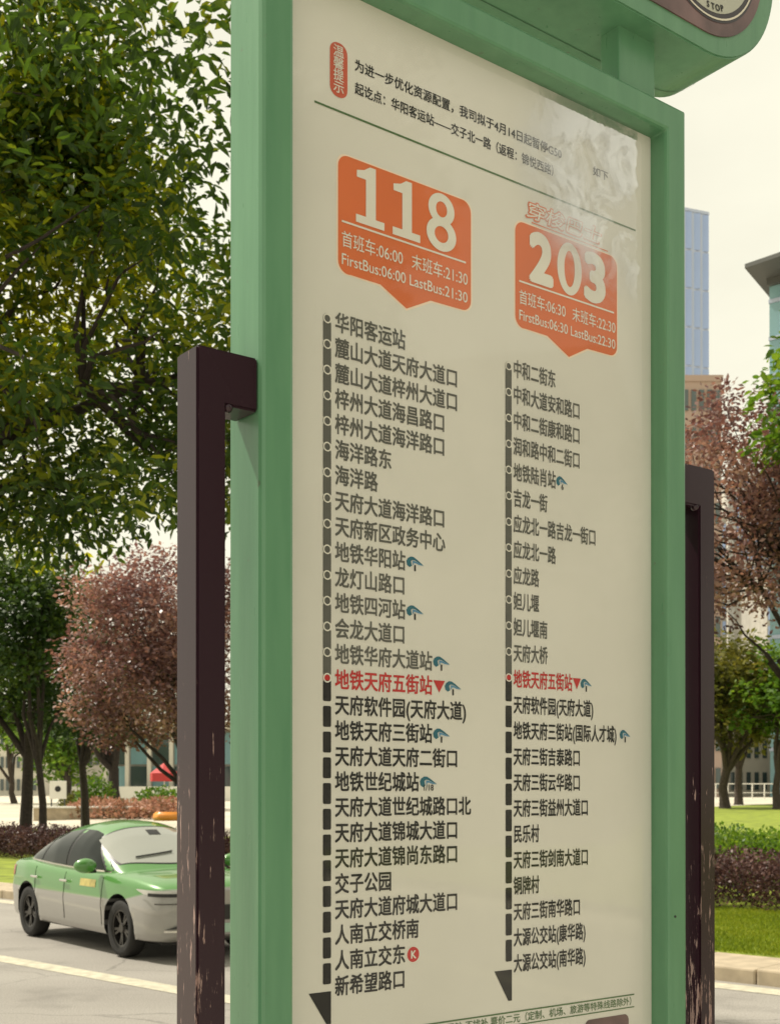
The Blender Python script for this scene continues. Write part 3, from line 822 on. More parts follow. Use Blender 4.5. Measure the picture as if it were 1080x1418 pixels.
def limbs(base, fork_z, cl, trunk_r, rng_, nprim=6, lean=(0, 0), nmax=60, maxtwig=9.0):
    """trunk, primary limbs towards groups of clusters, twigs to each cluster"""
    tubes = []
    top = Vector((base[0] + lean[0], base[1] + lean[1], fork_z))
    b = Vector(base)
    mid = (b + top) / 2 + Vector((rng_.uniform(-.06, .06), rng_.uniform(-.06, .06), 0)) * 2
    tubes.append(([b - Vector((0, 0, .15)), b + Vector((0, 0, .12)), mid, top], [trunk_r * 1.5, trunk_r * 1.1, trunk_r * 0.92, trunk_r * 0.8]))
    cl = np.asarray(cl)
    sel = cl[rng_.permutation(len(cl))[:nmax]]
    cen = sel[rng_.permutation(len(sel))[:nprim]]
    ends = []
    for c in cen:
        e = Vector(c) * 0.55 + top * 0.45; e.z = max(e.z, top.z + 0.25 * (c[2] - top.z) + 0.3)
        m = top.lerp(e, 0.5) + Vector(rng_.normal(size=3) * 0.12)
        tubes.append(([top - Vector((0, 0, .15)), m, e], [trunk_r * 0.62, trunk_r * 0.45, trunk_r * 0.32]))
        ends.append(e)
    for c in sel:
        c = Vector(c); e = min(ends, key=lambda q: (q - c).length)
        ln = (c - e).length
        if ln > maxtwig: continue
        m = e.lerp(c, 0.35) + Vector(rng_.normal(size=3) * 0.12 * ln) + Vector((0, 0, 0.06)); m2 = e.lerp(c, 0.7) + Vector(rng_.normal(size=3) * 0.10 * ln)
        tubes.append(([e, m, m2, c], [trunk_r * 0.22, trunk_r * 0.15, trunk_r * 0.09, trunk_r * 0.03]))
    return tubes

def make_tree(name, base, crown_c, rad, label, group, leafm, barkm, leaf=0.1, ncl=70, per=120, crad=0.7, trunk_r=0.15, fork=None,
              seed=1, tmpl=LEAF4, tf=LEAF4F, droop=0.25, shell=0.55, flat_bottom=-0.7, flatten=0.6, nprim=6, nmax=60, nlead=0, keep=None, cat='tree', maxtwig=9.0):
    rg = np.random.default_rng(seed)
    t = empty(name, base)
    tag(t, label, cat, group)
    off = np.array(base)
    cc = np.array(crown_c); rad = np.array(rad)
    cl = clusters_in_crown(ncl, rad, rg, shell, flat_bottom) + cc
    if keep is not None: cl = np.array([c for c in cl if keep(c)])
    cr_ = crad * rg.uniform(0.65, 1.35, len(cl))
    pos, out = cluster_leaves(cl, cr_, per, rg, flatten)
    size = leaf * rg.uniform(0.6, 1.35, len(pos))
    fr = leaf_frames(pos, droop, rg, out)
    if nlead:
        # the leaves that show largest in the photograph are objects of their own
        cx = pos - np.array([0, 0, EYE]); dep = cx[:, 1]
        sx = cx[:, 0] / np.maximum(dep, .1) * 1720 + 540; sy = 1095 - cx[:, 2] / np.maximum(dep, .1) * 1720
        inview = (dep > 1) & (sx > 4) & (sx < 316) & (sy > 4) & (sy < 800)
        score = np.where(inview, size / np.maximum(dep, .1), -1)
        lead = np.argsort(-score)[:nlead]
        rest = np.ones(len(pos), bool); rest[lead] = False
        lme = bpy.data.meshes.new('leaf'); lme.from_pydata([tuple(v) for v in tmpl], [], [tuple(int(i) for i in f) for f in tf]); lme.materials.append(leafm)
        for i in lead:
            o = bpy.data.objects.new('leaf', lme); link(o, t)
            m = Matrix(((fr[0][i][0], fr[1][i][0], fr[2][i][0]), (fr[0][i][1], fr[1][i][1], fr[2][i][1]), (fr[0][i][2], fr[1][i][2], fr[2][i][2]))).to_4x4()
            m = Matrix.Translation(Vector(pos[i] - off)) @ m @ Matrix.Scale(float(size[i]), 4)
            o.matrix_local = m
        pos, size, fr = pos[rest], size[rest], tuple(f[rest] for f in fr)
    V, Fc = leaves_arrays(pos - off, size, fr, tmpl, tf)
    c = obj_np('crown', V, Fc, leafm, t); c['kind'] = 'stuff'
    fork = fork if fork is not None else cc[2] - rad[2] * 0.75
    tb = limbs((0, 0, 0), fork - base[2], cl - off, trunk_r, rg, nprim, (rg.uniform(-.15, .15), rg.uniform(-.15, .15)), nmax, maxtwig)
    tubes_obj('trunk', tb, barkm, t, 7)
    return t

def at(px, Y, z):                 # point seen at column px, Y metres ahead
    return ((px - 540) / 1720 * Y, Y, z)
def gz(x, y):
    p = x * PD[0] + y * PD[1]
    return lawn_z(p) if p > 12.95 else (0.15 if p < 4.2 else 0.0)
def on_ground(px, Y):
    x, y, _ = at(px, Y, 0); return (x, y, gz(x, y))

# near tree: broad crown over the near pavement, fills the upper left
LEAFN = LEAF6 * np.array([0.80, 1, 1.5])
kr = random.Random(3)
def open_top(c):
    px = 540 + c[0] / c[1] * 1720; py = 1095 - (c[2] - EYE) / c[1] * 1720
    pr = 0.45 if py < 420 else (0.15 if py < 560 else 0.0)
    if px > 170 and py < 230: pr = 0.93
    elif px > 150 and py < 330: pr = 0.78
    if 60 < px < 210 and 60 < py < 420: pr = max(pr, 0.68)
    return kr.random() > pr and py < 745
make_tree('street_tree', (-4.9, 9.6, 0.15), (-2.3, 9.6, 6.9), (3.7, 3.1, 3.7), 'large leafy street tree filling the upper left, left of the sign, nearest of all trees', None,
          M['leaf_near'], M['bark_dark'], leaf=0.100, ncl=560, per=200, crad=0.56, trunk_r=0.13, fork=3.9, seed=4, tmpl=LEAFN, tf=LEAF6F, droop=0.35,
          shell=0.3, flat_bottom=-0.90, flatten=0.62, nprim=26, nmax=170, nlead=300, keep=open_top, maxtwig=1.5)

# plum-leaved trees on the far verge
make_tree('plum_tree', on_ground(262, 31.0), at(232, 31.0, 5.3), (2.75, 2.6, 2.65), 'purple leaved plum tree behind the taxi, its trunk hidden by the left post', 'plum trees on the far verge',
          M['leaf_plum'], M['bark_dark'], leaf=0.125, ncl=190, per=150, crad=0.62, trunk_r=0.11, fork=2.2, seed=8, flatten=0.7, nprim=8, nmax=80)
make_tree('plum_tree', on_ground(1175, 20.5), at(1060, 20.5, 6.6), (2.6, 2.2, 2.15), 'tall purple leaved plum tree with bare lower branches, right of the sign', 'plum trees on the far verge',
          M['leaf_plum'], M['bark_dark'], leaf=0.095, ncl=120, per=160, crad=0.52, trunk_r=0.12, fork=2.6, seed=21, flatten=0.75, nprim=10, nmax=100)
# thin lower boughs of that tree, sparse leaves
# bright green tree at the right edge
make_tree('green_tree', on_ground(1225, 16.9), at(1222, 17.0, 7.3), (1.42, 1.8, 2.2), 'bright green tree at the right edge of the view, in front of the plum tree', None,
          M['leaf_bright'], M['bark'], leaf=0.15, ncl=80, per=120, crad=0.5, trunk_r=0.12, fork=3.4, seed=31, tmpl=LEAF6, tf=LEAF6F, droop=0.4)
# dark trees on the left
make_tree('shade_tree', on_ground(36, 41.0), at(-8, 41.0, 6.5), (2.9, 2.6, 3.2), 'dark green tree at the left edge with the thickest trunk', 'dark green trees across the road',
          M['leaf_dark'], M['bark_dark'], leaf=0.21, ncl=90, per=110, crad=0.85, trunk_r=0.21, fork=3.2, seed=41, droop=0.3)
make_tree('shade_tree', on_ground(60, 39.0), at(62, 39.0, 6.5), (2.0, 2.0, 3.2), 'dark green tree with a thin straight trunk, second from the left edge', 'dark green trees across the road',
          M['leaf_dark'], M['bark_dark'], leaf=0.20, ncl=70, per=110, crad=0.8, trunk_r=0.13, fork=2.9, seed=42, droop=0.3)
make_tree('shade_tree', on_ground(119, 45.0), at(116, 45.0, 6.6), (2.1, 2.0, 3.4), 'dark green tree with a slanting forked trunk, behind the plum tree and left of it', 'dark green trees across the road',
          M['leaf_dark'], M['bark_dark'], leaf=0.22, ncl=60, per=100, crad=0.85, trunk_r=0.16, fork=3.0, seed=43, droop=0.3)
make_tree('shade_tree', on_ground(161, 66.0), at(160, 66.0, 7.0), (3.2, 3.0, 3.2), 'forked dark tree standing before the glass pavilion, above the taxi roof', 'dark green trees across the road',
          M['leaf_dark'], M['bark_dark'], leaf=0.30, ncl=60, per=100, crad=1.1, trunk_r=0.33, fork=3.2, seed=44, droop=0.3)
# olive-yellow row on the right, far
make_tree('olive_tree', on_ground(1003, 58.0), at(1000, 58.0, 6.3), (2.7, 2.4, 2.9), 'yellow green tree far off beside the right post', 'yellow green trees far off on the right',
          M['leaf_olive'], M['bark'], leaf=0.30, ncl=60, per=90, crad=0.95, trunk_r=0.24, fork=3.0, seed=51, droop=0.3)
make_tree('olive_tree', on_ground(1022, 64.0), at(1040, 64.0, 6.6), (2.7, 2.4, 3.0), 'yellow green tree far off, the middle one of three', 'yellow green trees far off on the right',
          M['leaf_olive'], M['bark'], leaf=0.32, ncl=60, per=90, crad=1.0, trunk_r=0.22, fork=3.2, seed=52, droop=0.3)
make_tree('olive_tree', on_ground(1076, 56.0), at(1086, 56.0, 6.2), (2.3, 2.2, 2.8), 'yellow green tree far off at the right edge, the greenest of three', 'yellow green trees far off on the right',
          M['leaf_bright'], M['bark'], leaf=0.28, ncl=60, per=90, crad=0.9, trunk_r=0.2, fork=2.8, seed=53, droop=0.3)
# a light green tree far left behind the trunks, above the plaza
for px, Y, zc, r_, sd_, lb in ((20, 88, 7.5, 4.0, 61, 'light green tree beyond the plaza at the left edge'), (95, 80, 4.6, 2.6, 62, 'small light green tree beyond the white notice board')):
    make_tree('park_tree', on_ground(px, Y), at(px, Y, zc), (r_, 3.0, zc * 0.5), lb, 'light green trees beyond the plaza',
              M['leaf_bright'], M['bark'], leaf=0.40, ncl=40, per=80, crad=1.2, trunk_r=0.22, fork=2.6, seed=sd_)

def hedge(name, a0, a1, p0, p1, h, n, leafm, leaf, label, seed, group=None, z0=None):
    rg = np.random.default_rng(seed)
    root = empty(name, rp((a0 + a1) / 2, (p0 + p1) / 2, lawn_z((p0 + p1) / 2)))
    tag(root, label, 'hedge', group)
    a = rg.uniform(a0, a1, n)
    # leaves fill a rounded cross-section, lumpy along its length
    u = rg.uniform(-1, 1, n); v = rg.random(n)
    r = rg.random(n) ** 0.35
    ang = rg.uniform(0, math.pi, n)
    u = np.sign(np.cos(ang)) * np.abs(np.cos(ang)) ** 0.55 * r; v = np.sin(ang) ** 0.55 * r
    kb = rg.random(n) < 0.35
    u = np.where(kb, rg.uniform(-0.92, 0.92, n), u); v = np.where(kb, rg.uniform(0, 0.75, n), v)
    lump = 1 + 0.07 * np.sin(a * 2.1) + 0.06 * np.sin(a * 5.3 + 1) + 0.05 * np.sin(a * 9.7)
    pc, hw = (p0 + p1) / 2, (p1 - p0) / 2
    p = pc + u * hw * lump; z = lawn_z(pc) + v * h * lump + 0.02
    pos = ED[None] * a[:, None] + PD[None] * p[:, None]
    pos = np.concatenate([pos, z[:, None]], 1)
    off = np.array(root.location)
    outv = np.concatenate([PD[None] * u[:, None], v[:, None]], 1)
    fr = leaf_frames(pos, -0.3, rg, outv)
    V, Fc = leaves_arrays(pos - off, leaf * rg.uniform(.6, 1.3, n), fr)
    c = obj_np('foliage', V, Fc, leafm, root); c['kind'] = 'stuff'
    tb = []
    for k in range(int((a1 - a0) / 0.6)):
        q = Vector(rp(a0 + 0.6 * k + rg.uniform(-.1, .1), pc + rg.uniform(-.3, .3) * hw, lawn_z(pc))) - root.location
        for s_ in range(3):
            e = q + Vector((rg.uniform(-.25, .25), rg.uniform(-.25, .25), h * rg.uniform(.5, .85)))
            tb.append(([q, q.lerp(e, .5) + Vector((0, 0, .05)), e], [0.018, 0.012, 0.006]))
    tubes_obj('stem', tb, M['bark_dark'], root, 4)['kind'] = 'stuff'
    return root
hedge('hedge', 6.0, 46.0, 17.3, 19.6, 0.78, 150000, M['leaf_hedge_red'], 0.070, 'low dark purple hedge running along the far verge, in front of the green one', 71)
hedge('hedge', 4.0, 22.0, 20.4, 23.6, 0.92, 60000, M['leaf_bright'], 0.095, 'bright green hedge behind the dark purple one, seen right of the sign', 72)

# short grass standing on the strip of lawn by the kerb
rg = np.random.default_rng(5)
def grass(name, a0, a1, p0, p1, n, s):
    a = rg.uniform(a0, a1, n); p = rg.uniform(p0, p1, n)
    pos = np.concatenate([ED[None] * a[:, None] + PD[None] * p[:, None], np.array([lawn_z(q) for q in p])[:, None]], 1)
    yd = rg.normal(size=(n, 3)) * 0.45; yd[:, 2] = 1; yd /= np.linalg.norm(yd, axis=1, keepdims=True)
    zd = rg.normal(size=(n, 3)); xd = np.cross(yd, zd); xd /= np.linalg.norm(xd, axis=1, keepdims=True); zd = np.cross(xd, yd)
    V, Fc = leaves_arrays(pos, s * rg.uniform(.6, 1.3, n), (xd, yd, zd), LEAF4 * np.array([0.5, 1, 1]), LEAF4F)
    o = obj_np(name, V, Fc, M['blade'])
    tag(o, None, None, None, 'stuff'); return o
g1 = grass('grass', 5.5, 12.0, 12.98, 17.5, 60000, 0.055)
g1['label'] = 'short bright grass on the strip between kerb and purple hedge'
g1['category'] = 'grass'

# low shrubs on the plaza, left background
def shrub(px, Y, r, h, mat, label, seed, group=None):
    rg_ = np.random.default_rng(seed); b = on_ground(px, Y); root = empty('shrub', b); tag(root, label, 'shrub', group)
    n = 1400; d = rg_.normal(size=(n, 3)); d /= np.linalg.norm(d, axis=1, keepdims=True); d[:, 2] = np.abs(d[:, 2])
    pos = d * (rg_.random((n, 1)) ** .4) * np.array([r, r, h]); fr = leaf_frames(pos, -0.2, rg_, d)
    V, Fc = leaves_arrays(pos, 0.22 * rg_.uniform(.6, 1.3, n), fr)
    c = obj_np('foliage', V, Fc, mat, root); c['kind'] = 'stuff'
    tubes_obj('stem', [([Vector((0, 0, 0)), Vector((k * .2 * r, 0, h * .4)), Vector((k * .4 * r, .1, h * .8))], [.05, .035, .02]) for k in (-1, 0, 1)], M['bark'], root, 5)
SG = 'clipped shrubs on the far plaza'
shrub(133, 62, 1.1, 1.9, M['leaf_bright'], 'rounded green shrub between the slanting trunk and the pavilion', 81, SG)
shrub(222, 60, 1.5, 1.3, M['leaf_bright'], 'rounded green shrub under the red parasol beside the left post', 82, SG)
shrub(112, 72, 1.3, 1.0, M['leaf_olive'], 'low yellowish shrub behind the slanting trunk', 83, SG)

M['leaf_coral'] = leafmat('leaf_coral', (0.10, 0.09, 0.03), (0.42, 0.20, 0.13), (0.62, 0.38, 0.26), 0.5, 0.3, 1.2)
shrub(138, 56, 1.7, 0.85, M['leaf_coral'], 'coral pink flower bed behind the taxi, left end, by the slanting trunk', 84, 'coral flower beds on the plaza')
shrub(186, 55, 2.0, 0.80, M['leaf_coral'], 'coral pink flower bed behind the taxi roof, middle one', 85, 'coral flower beds on the plaza')
shrub(240, 54, 2.0, 0.90, M['leaf_coral'], 'coral pink flower bed behind the taxi, cut off by the left post', 86, 'coral flower beds on the plaza')

# ------------------------------------------------------------------ taxi
def make_taxi():
    fx, fy = 0.621, -0.783
    root = empty('taxi', (-3.40, 16.52, 0.004), math.atan2(fy, fx)); root.scale = (1.05, 1.05, 1.09)
    tag(root, 'green and silver taxi sedan driving past behind the left post', 'car')
    TR, TW = 0.318, 0.20
    XF, XR, TY = 1.31, -1.33, 0.745
    # --- lower body: stations along x, half section from sill to centreline of the bonnet/boot
    def lerp(x, xs, ys): return float(np.interp(x, xs, ys))
    X0, X1 = -2.18, 2.24
    def topz(x): return lerp(x, [-2.18, -2.12, -1.95, -1.5, -1.0, 0.9, 1.15, 1.6, 1.9, 2.08, 2.2, 2.24], [0.80, 0.93, 0.99, 1.00, 0.97, 0.955, 0.955, 0.925, 0.89, 0.85, 0.795, 0.75])
    def beltz(x): return lerp(x, [-2.18, -2.1, -1.5, 0.0, 0.9, 1.6, 1.95, 2.15, 2.24], [0.78, 0.90, 0.93, 0.885, 0.875, 0.845, 0.81, 0.775, 0.73])
    def halfw(x): return lerp(x, [-2.18, -2.1, -1.9, -1.4, 0, 1.3, 1.75, 1.95, 2.08, 2.16, 2.21, 2.24], [0.62, 0.74, 0.83, 0.875, 0.875, 0.875, 0.865, 0.845, 0.80, 0.74, 0.67, 0.58])
    def botz(x): return lerp(x, [-2.18, -2.0, -1.7, -1, 1, 1.8, 2.1, 2.24], [0.34, 0.25, 0.21, 0.20, 0.20, 0.20, 0.22, 0.28])
    def section(x):
        w_, b_, t_, s_ = halfw(x), botz(x), topz(x), beltz(x)
        h_ = s_ - b_
        return [(0, b_), (w_ * 0.80, b_), (w_ * 0.95, b_ + 0.03), (w_ * 0.975, b_ + 0.10), (w_ * 0.985, b_ + h_ * 0.34), (w_ * 1.0, b_ + h_ * 0.52), (w_ * 0.988, b_ + h_ * 0.66),
                (w_ * 0.982, b_ + h_ * 0.74), (w_ * 0.965, b_ + h_ * 0.90), (w_ * 0.935, s_), (w_ * 0.87, s_ + (t_ - s_) * 0.40), (w_ * 0.62, s_ + (t_ - s_) * 0.80), (w_ * 0.3, t_ - 0.004), (0, t_)]
    xs = list(np.linspace(X0, X1, 60))
    V = []; Fc = []
    secs = [section(x) for x in xs]; k = len(secs[0])
    full = []
    for x, s_ in zip(xs, secs):
        loop = [(x, -y, z) for y, z in s_] + [(x, y, z) for y, z in s_[-2:0:-1]]
        full.append(loop)
    m_ = len(full[0])
    for lp_ in full: V += lp_
    for i in range(len(xs) - 1):
        for j in range(m_):
            j2 = (j + 1) % m_
            Fc.append((i * m_ + j, i * m_ + j2, (i + 1) * m_ + j2, (i + 1) * m_ + j))
    me = bpy.data.meshes.new('body')
    me.from_pydata(V, [], Fc + [tuple(range(m_ - 1, -1, -1)), tuple((len(xs) - 1) * m_ + j for j in range(m_))])
    me.materials.append(M['car_paint']); me.materials.append(M['black_trim'])
    body = link(bpy.data.objects.new('body', me), root)
    bm = bmesh.new(); bm.from_mesh(me); bmesh.ops.recalc_face_normals(bm, faces=bm.faces[:]); bm.to_mesh(me); bm.free()
    # wheel wells cut out of the body
    cm = bpy.data.meshes.new('cut'); bm = bmesh.new()
    for wx in (XF, XR):
        for sy in (-1, 1):
            bmesh.ops.create_cone(bm, cap_ends=True, segments=40, radius1=0.372, radius2=0.372, depth=0.42,
                                  matrix=Matrix.Translation((wx, sy * 0.80, TR + 0.01)) @ Matrix.Rotation(R(90), 4, 'X'))
    bm.to_mesh(cm); bm.free(); cm.materials.append(M['black_trim'])
    cut = link(bpy.data.objects.new('cutter', cm))
    md = body.modifiers.new('w', 'BOOLEAN'); md.operation = 'DIFFERENCE'; md.object = cut; md.solver = 'EXACT'; md.material_mode = 'TRANSFER'
    cut.parent = root
    bpy.context.view_layer.update()
    dg = bpy.context.evaluated_depsgraph_get(); dg.update()
    nm = bpy.data.meshes.new_from_object(body.evaluated_get(dg), depsgraph=dg)
    body.modifiers.clear(); body.data = nm; nm.name = 'body'
    bpy.data.objects.remove(cut)
    nm.polygons.foreach_set('use_smooth', [len(p.vertices) <= 4 for p in nm.polygons])
    # --- greenhouse surface
    def hz(x): return lerp(x, [-1.82, -1.6, -1.35, -1.05, -0.7, -0.25, 0.1, 0.32, 0.55, 0.8, 1.0, 1.18], [0.985, 1.10, 1.225, 1.345, 1.43, 1.475, 1.465, 1.425, 1.315, 1.17, 1.05, 0.94])
    def wb(x): return lerp(x, [-1.82, -1.4, -0.6, 0.6, 1.0, 1.18], [0.66, 0.75, 0.80, 0.80, 0.76, 0.70])
    ZB0 = 0.86
    def Yz(x, z):
        h_ = hz(x) - ZB0; t = min(1.0, max(0.0, (z - ZB0) / h_))
        return wb(x) * (1 - t ** 2.6) ** (1 / 2.3) if t < 1 else 0.0
    def Zy(x, y):
        q = min(1.0, abs(y) / wb(x)); return ZB0 + (hz(x) - ZB0) * (1 - q ** 2.3) ** (1 / 2.6)
    def ruled(name, fn, nu, nv, mat, parent):
        V_ = []; F_ = []
        for i in range(nu + 1):
            for j in range(nv + 1): V_.append(fn(i / nu, j / nv))
        for i in range(nu):
            for j in range(nv): F_.append((i * (nv + 1) + j, i * (nv + 1) + j + 1, (i + 1) * (nv + 1) + j + 1, (i + 1) * (nv + 1) + j))
        return obj_np(name, V_, F_, mat, parent, True)
    def shell(u, v):
        x = -1.82 + 3.0 * u; a = math.pi * v
        c, s_ = math.cos(a), math.sin(a)
        return (x, wb(x) * np.sign(c) * abs(c) ** (2 / 2.3), ZB0 + (hz(x) - ZB0) * abs(s_) ** (2 / 2.6))
    ruled('roof', shell, 60, 40, M['car_green'], root)
    # side windows lie on the shell, 4 mm proud
    def side_win(name, x0, x1, x2, x3, side, parent, mat=M['car_glass'], off=0.004):
        """bottom edge x0..x1, top edge x3..x2"""
        def f(u, v):
            xb = x0 + (x1 - x0) * u; xt = x3 + (x2 - x3) * u
            x = xb + (xt - xb) * v
            zb_ = beltz(xb) + 0.055; zt_ = hz(xt) - 0.105
            zt_ = max(zt_, zb_ + 0.01)
            z = zb_ + (zt_ - zb_) * v
            return (x, side * (Yz(x, z) + off), z + 0.0)
        return ruled(name, f, 16, 8, mat, parent)
    for side in (-1, 1):
        g = side_win('window_trim', -1.60, 0.98, 0.38, -0.98, side, root, M['black_trim'], 0.002)
        side_win('window', -0.16, 0.80, 0.30, -0.13, side, root, off=0.006)
        side_win('window', -1.00, -0.24, -0.21, -0.84, side, root, off=0.006)
        side_win('window', -1.48, -1.06, -0.90, -0.97, side, root, off=0.006)
        # chrome strip under the windows
        ruled('window_trim', lambda u, v: (-1.60 + 2.55 * u, side * (Yz(-1.60 + 2.55 * u, beltz(-1.60 + 2.55 * u) + 0.045) + 0.010), beltz(-1.60 + 2.55 * u) + 0.036 + 0.016 * v), 20, 1, M['chrome'], root)
        # handles
        for hx in (-0.02, -0.92):
            bm = bmesh.new(); y = side * (halfw(hx) * 0.985 + 0.012)
            bx(bm, hx - 0.22, hx - 0.02, min(y, y + side * 0.022), max(y, y + side * 0.022), 0.755, 0.785, bevel=0.008)
            obj_bm('door_handle', bm, M['chrome'], root, True)
        # door shut lines
        for dx in (0.88, -0.17, -1.08):
            pts = []
            for q in range(10):
                z = 0.32 + (beltz(dx) - 0.34) * q / 9
                s_ = section(dx); y = float(np.interp(z, [p[1] for p in s_[2:10]], [p[0] for p in s_[2:10]]))
                pts.append((dx + (0.05 * (1 - q / 9) if dx < -0.5 else 0), side * (y + 0.0015), z))
            tubes_obj('door_gap', [(pts, [0.004] * 10)], M['black_trim'], root, 5)
        # mirror
        bm = bmesh.new(); bmesh.ops.create_icosphere(bm, subdivisions=3, radius=1.0)
        for v in bm.verts:
            c = v.co; v.co = Vector((0.74 + c.x * 0.085 - abs(c.y) * 0.02, side * (0.99 + c.y * 0.14), 0.985 + c.z * 0.085))
        mir = obj_bm('mirror', bm, M['car_green'], root, True)
        bm = bmesh.new(); bx(bm, 0.70, 0.76, side * 0.90 - 0.06, side * 0.90 + 0.04, 0.90, 0.94, bevel=0.01); obj_bm('mirror_foot', bm, M['black_trim'], mir)
    # windscreen and rear window on the shell
    def ws(u, v):
        x = 0.385 + 0.70 * u; w_ = wb(x) * (0.80 + 0.08 * u); y = -w_ + 2 * w_ * v
        x2 = x - 0.16 * (y / wb(x)) ** 2 * (0.3 + 0.7 * u)
        return (x2 + 0.0, y, max(Zy(x2, y), 0.9) + 0.006)
    def ws_edge(u, v):
        x, y, z = ws(-0.035 + 1.06 * u, -0.022 + 1.044 * v); return (x, y, z - 0.0025)
    ruled('windscreen_trim', ws_edge, 24, 30, M['black_trim'], root)
    ruled('windscreen', ws, 24, 30, M['windscreen'], root)
    def mm_(u, v):
        x, y, z = ws(0.10 + 0.16 * u, 0.44 + 0.12 * v); return (x, y, z + 0.004)
    ruled('mirror_mount', mm_, 6, 6, M['black_trim'], root)
    def rw(u, v):
        x = -1.62 + 0.58 * u; w_ = wb(x) * 0.74; y = -w_ + 2 * w_ * v; return (x, y, Zy(x, y) + 0.006)
    ruled('rear_window', rw, 12, 20, M['car_glass'], root)
    # wipers and the interior mirror's mount seen through the glass as dark marks
    for wy, ln in ((-0.45, 0.50), (0.18, 0.50)):
        pts = []
        for q in range(8):
            y = wy + ln * q / 7; x = 1.00 - 0.16 * (y / 0.76) ** 2 - 0.10 * q / 7
            pts.append((x, y, max(Zy(x, y), 0.93) + 0.022))
        tubes_obj('wiper', [(pts, [0.010] * 8)], M['black_trim'], root, 5)
    # roof lamp
    bm = bmesh.new(); prism(bm, [(-0.16, 0), (0.16, 0), (0.11, 0.12), (-0.11, 0.12)], -0.16, 0.16); bmesh.ops.recalc_face_normals(bm, faces=bm.faces[:])
    bmesh.ops.bevel(bm, geom=bm.edges[:], offset=0.02, segments=2, affect='EDGES')
    for v in bm.verts: v.co = Vector((v.co.x * 0.8, v.co.y, v.co.z * 0.9)) + Vector((0.14, 0.40, 1.462))
    obj_bm('roof_lamp', bm, M['lamp_orange'], root, True)
    # headlights follow the nose corner
    def nose(x, z):
        s_ = section(x); zs = [p[1] for p in s_[1:12]]; ys = [p[0] for p in s_[1:12]]; return float(np.interp(z, zs, ys))
    for side in (-1, 1):
        OX = [1.78, 1.95, 2.08, 2.16, 2.21, 2.243, 2.249, 2.252]; OY = [0.868, 0.850, 0.808, 0.752, 0.682, 0.60, 0.50, 0.36]; OU = [0, .16, .3, .4, .5, .62, .78, 1.0]
        def wrap(u): return float(np.interp(u, OU, OX)), float(np.interp(u, OU, OY))
        def hl(u, v):
            x, y = wrap(u); h0 = 0.715 + 0.02 * (1 - u) ; h1 = 0.765 + 0.018 * (1 - u)
            if u < 0.12: h0 = h1 - (h1 - h0) * (0.2 + u / 0.15)
            return (x + 0.010, side * (y + 0.004), h0 + (h1 - h0) * v)
        h_ = ruled('headlight', hl, 24, 4, M['lens'], root)
        def hl2(u, v):
            x, y = wrap(0.20 + 0.62 * u); return (x + 0.018, side * (y + 0.008), 0.712 + 0.035 * v - 0.006 * u)
        ruled('lamp_insert', hl2, 18, 3, M['black_trim'], h_)
        def hl3(u, v):
            x, y = wrap(0.30 + 0.70 * u); return (x + 0.014, side * (y + 0.006), 0.628 + 0.012 * v)
        ruled('bumper_trim', hl3, 18, 1, M['rim'], root)
        def il(u, v):
            x, y = wrap(0.42 + 0.36 * u); return (x + 0.016, side * (y + 0.004), 0.365 + 0.02 * u + 0.055 * v * u)
        ruled('bumper_intake', il, 10, 2, M['black_trim'], root)
        def il2(u, v):
            x, y = wrap(0.42 + 0.5 * u); return (x + 0.020, side * (y + 0.006), 0.335 + 0.022 * v)
        ruled('bumper_trim', il2, 10, 1, M['chrome'], root)
        def tl(u, v):
            x = -2.13 + 0.30 * u; z = beltz(x) - 0.16 + 0.13 * v; return (x, side * (nose(x, z) + 0.006), z)
        ruled('tail_lamp', tl, 6, 3, M['red_lens'], root)
        # yellowish fleet patch on the front door
        if side < 0:
            def dp(u, v):
                x = 0.28 + 0.42 * u; z = 0.735 + 0.085 * v; return (x, side * (nose(x, z) + 0.004), z)
            ruled('door_emblem', dp, 6, 3, simple('emblem', (0.50, 0.42, 0.14), 0.5, vary=0.4, scale=9), root)
    bm = bmesh.new(); bx(bm, 2.20, 2.262, -0.42, 0.42, 0.44, 0.60, bevel=0.01); obj_bm('grille', bm, M['black_trim'], root)
    bm = bmesh.new(); bx(bm, 2.20, 2.25, -0.22, 0.22, 0.30, 0.40, bevel=0.003); obj_bm('number_plate', bm, simple('plate_green', (0.35, 0.52, 0.40), 0.5), root)
    bm = bmesh.new(); bx(bm, -1.9, 1.9, -0.62, 0.62, 0.17, 0.30); obj_bm('underbody', bm, M['black_trim'], root)
    # wheels
    def wheel():
        wr = bpy.data.objects.new('wheel', None); link(wr, root)
        prof = [(0.205, -0.09), (0.255, -0.10), (0.300, -0.095), (0.315, -0.07), (TR, -0.03), (TR, 0.03), (0.315, 0.07), (0.300, 0.095), (0.255, 0.10), (0.205, 0.09)]
        V_ = []; F_ = []; n = 36
        for i in range(n):
            a = 2 * math.pi * i / n
            for r, y in prof: V_.append((r * math.cos(a), y, r * math.sin(a)))
        kk = len(prof)
        for i in range(n):
            for j in range(kk - 1): F_.append((i * kk + j, i * kk + j + 1, ((i + 1) % n) * kk + j + 1, ((i + 1) % n) * kk + j))
        ty = obj_np('tyre', V_, F_, M['tyre'], wr, True)
        bm = bmesh.new()
        for i in range(30):
            a, b = 2 * math.pi * i / 30, 2 * math.pi * (i + 1) / 30
            for r0, y0_, r1, y1_ in ((0.210, -0.085, 0.188, -0.080), (0.188, -0.080, 0.183, 0.0)):
                bm.faces.new([bm.verts.new((r * math.cos(t), y, r * math.sin(t))) for r, y, t in ((r0, y0_, a), (r1, y1_, a), (r1, y1_, b), (r0, y0_, b))])
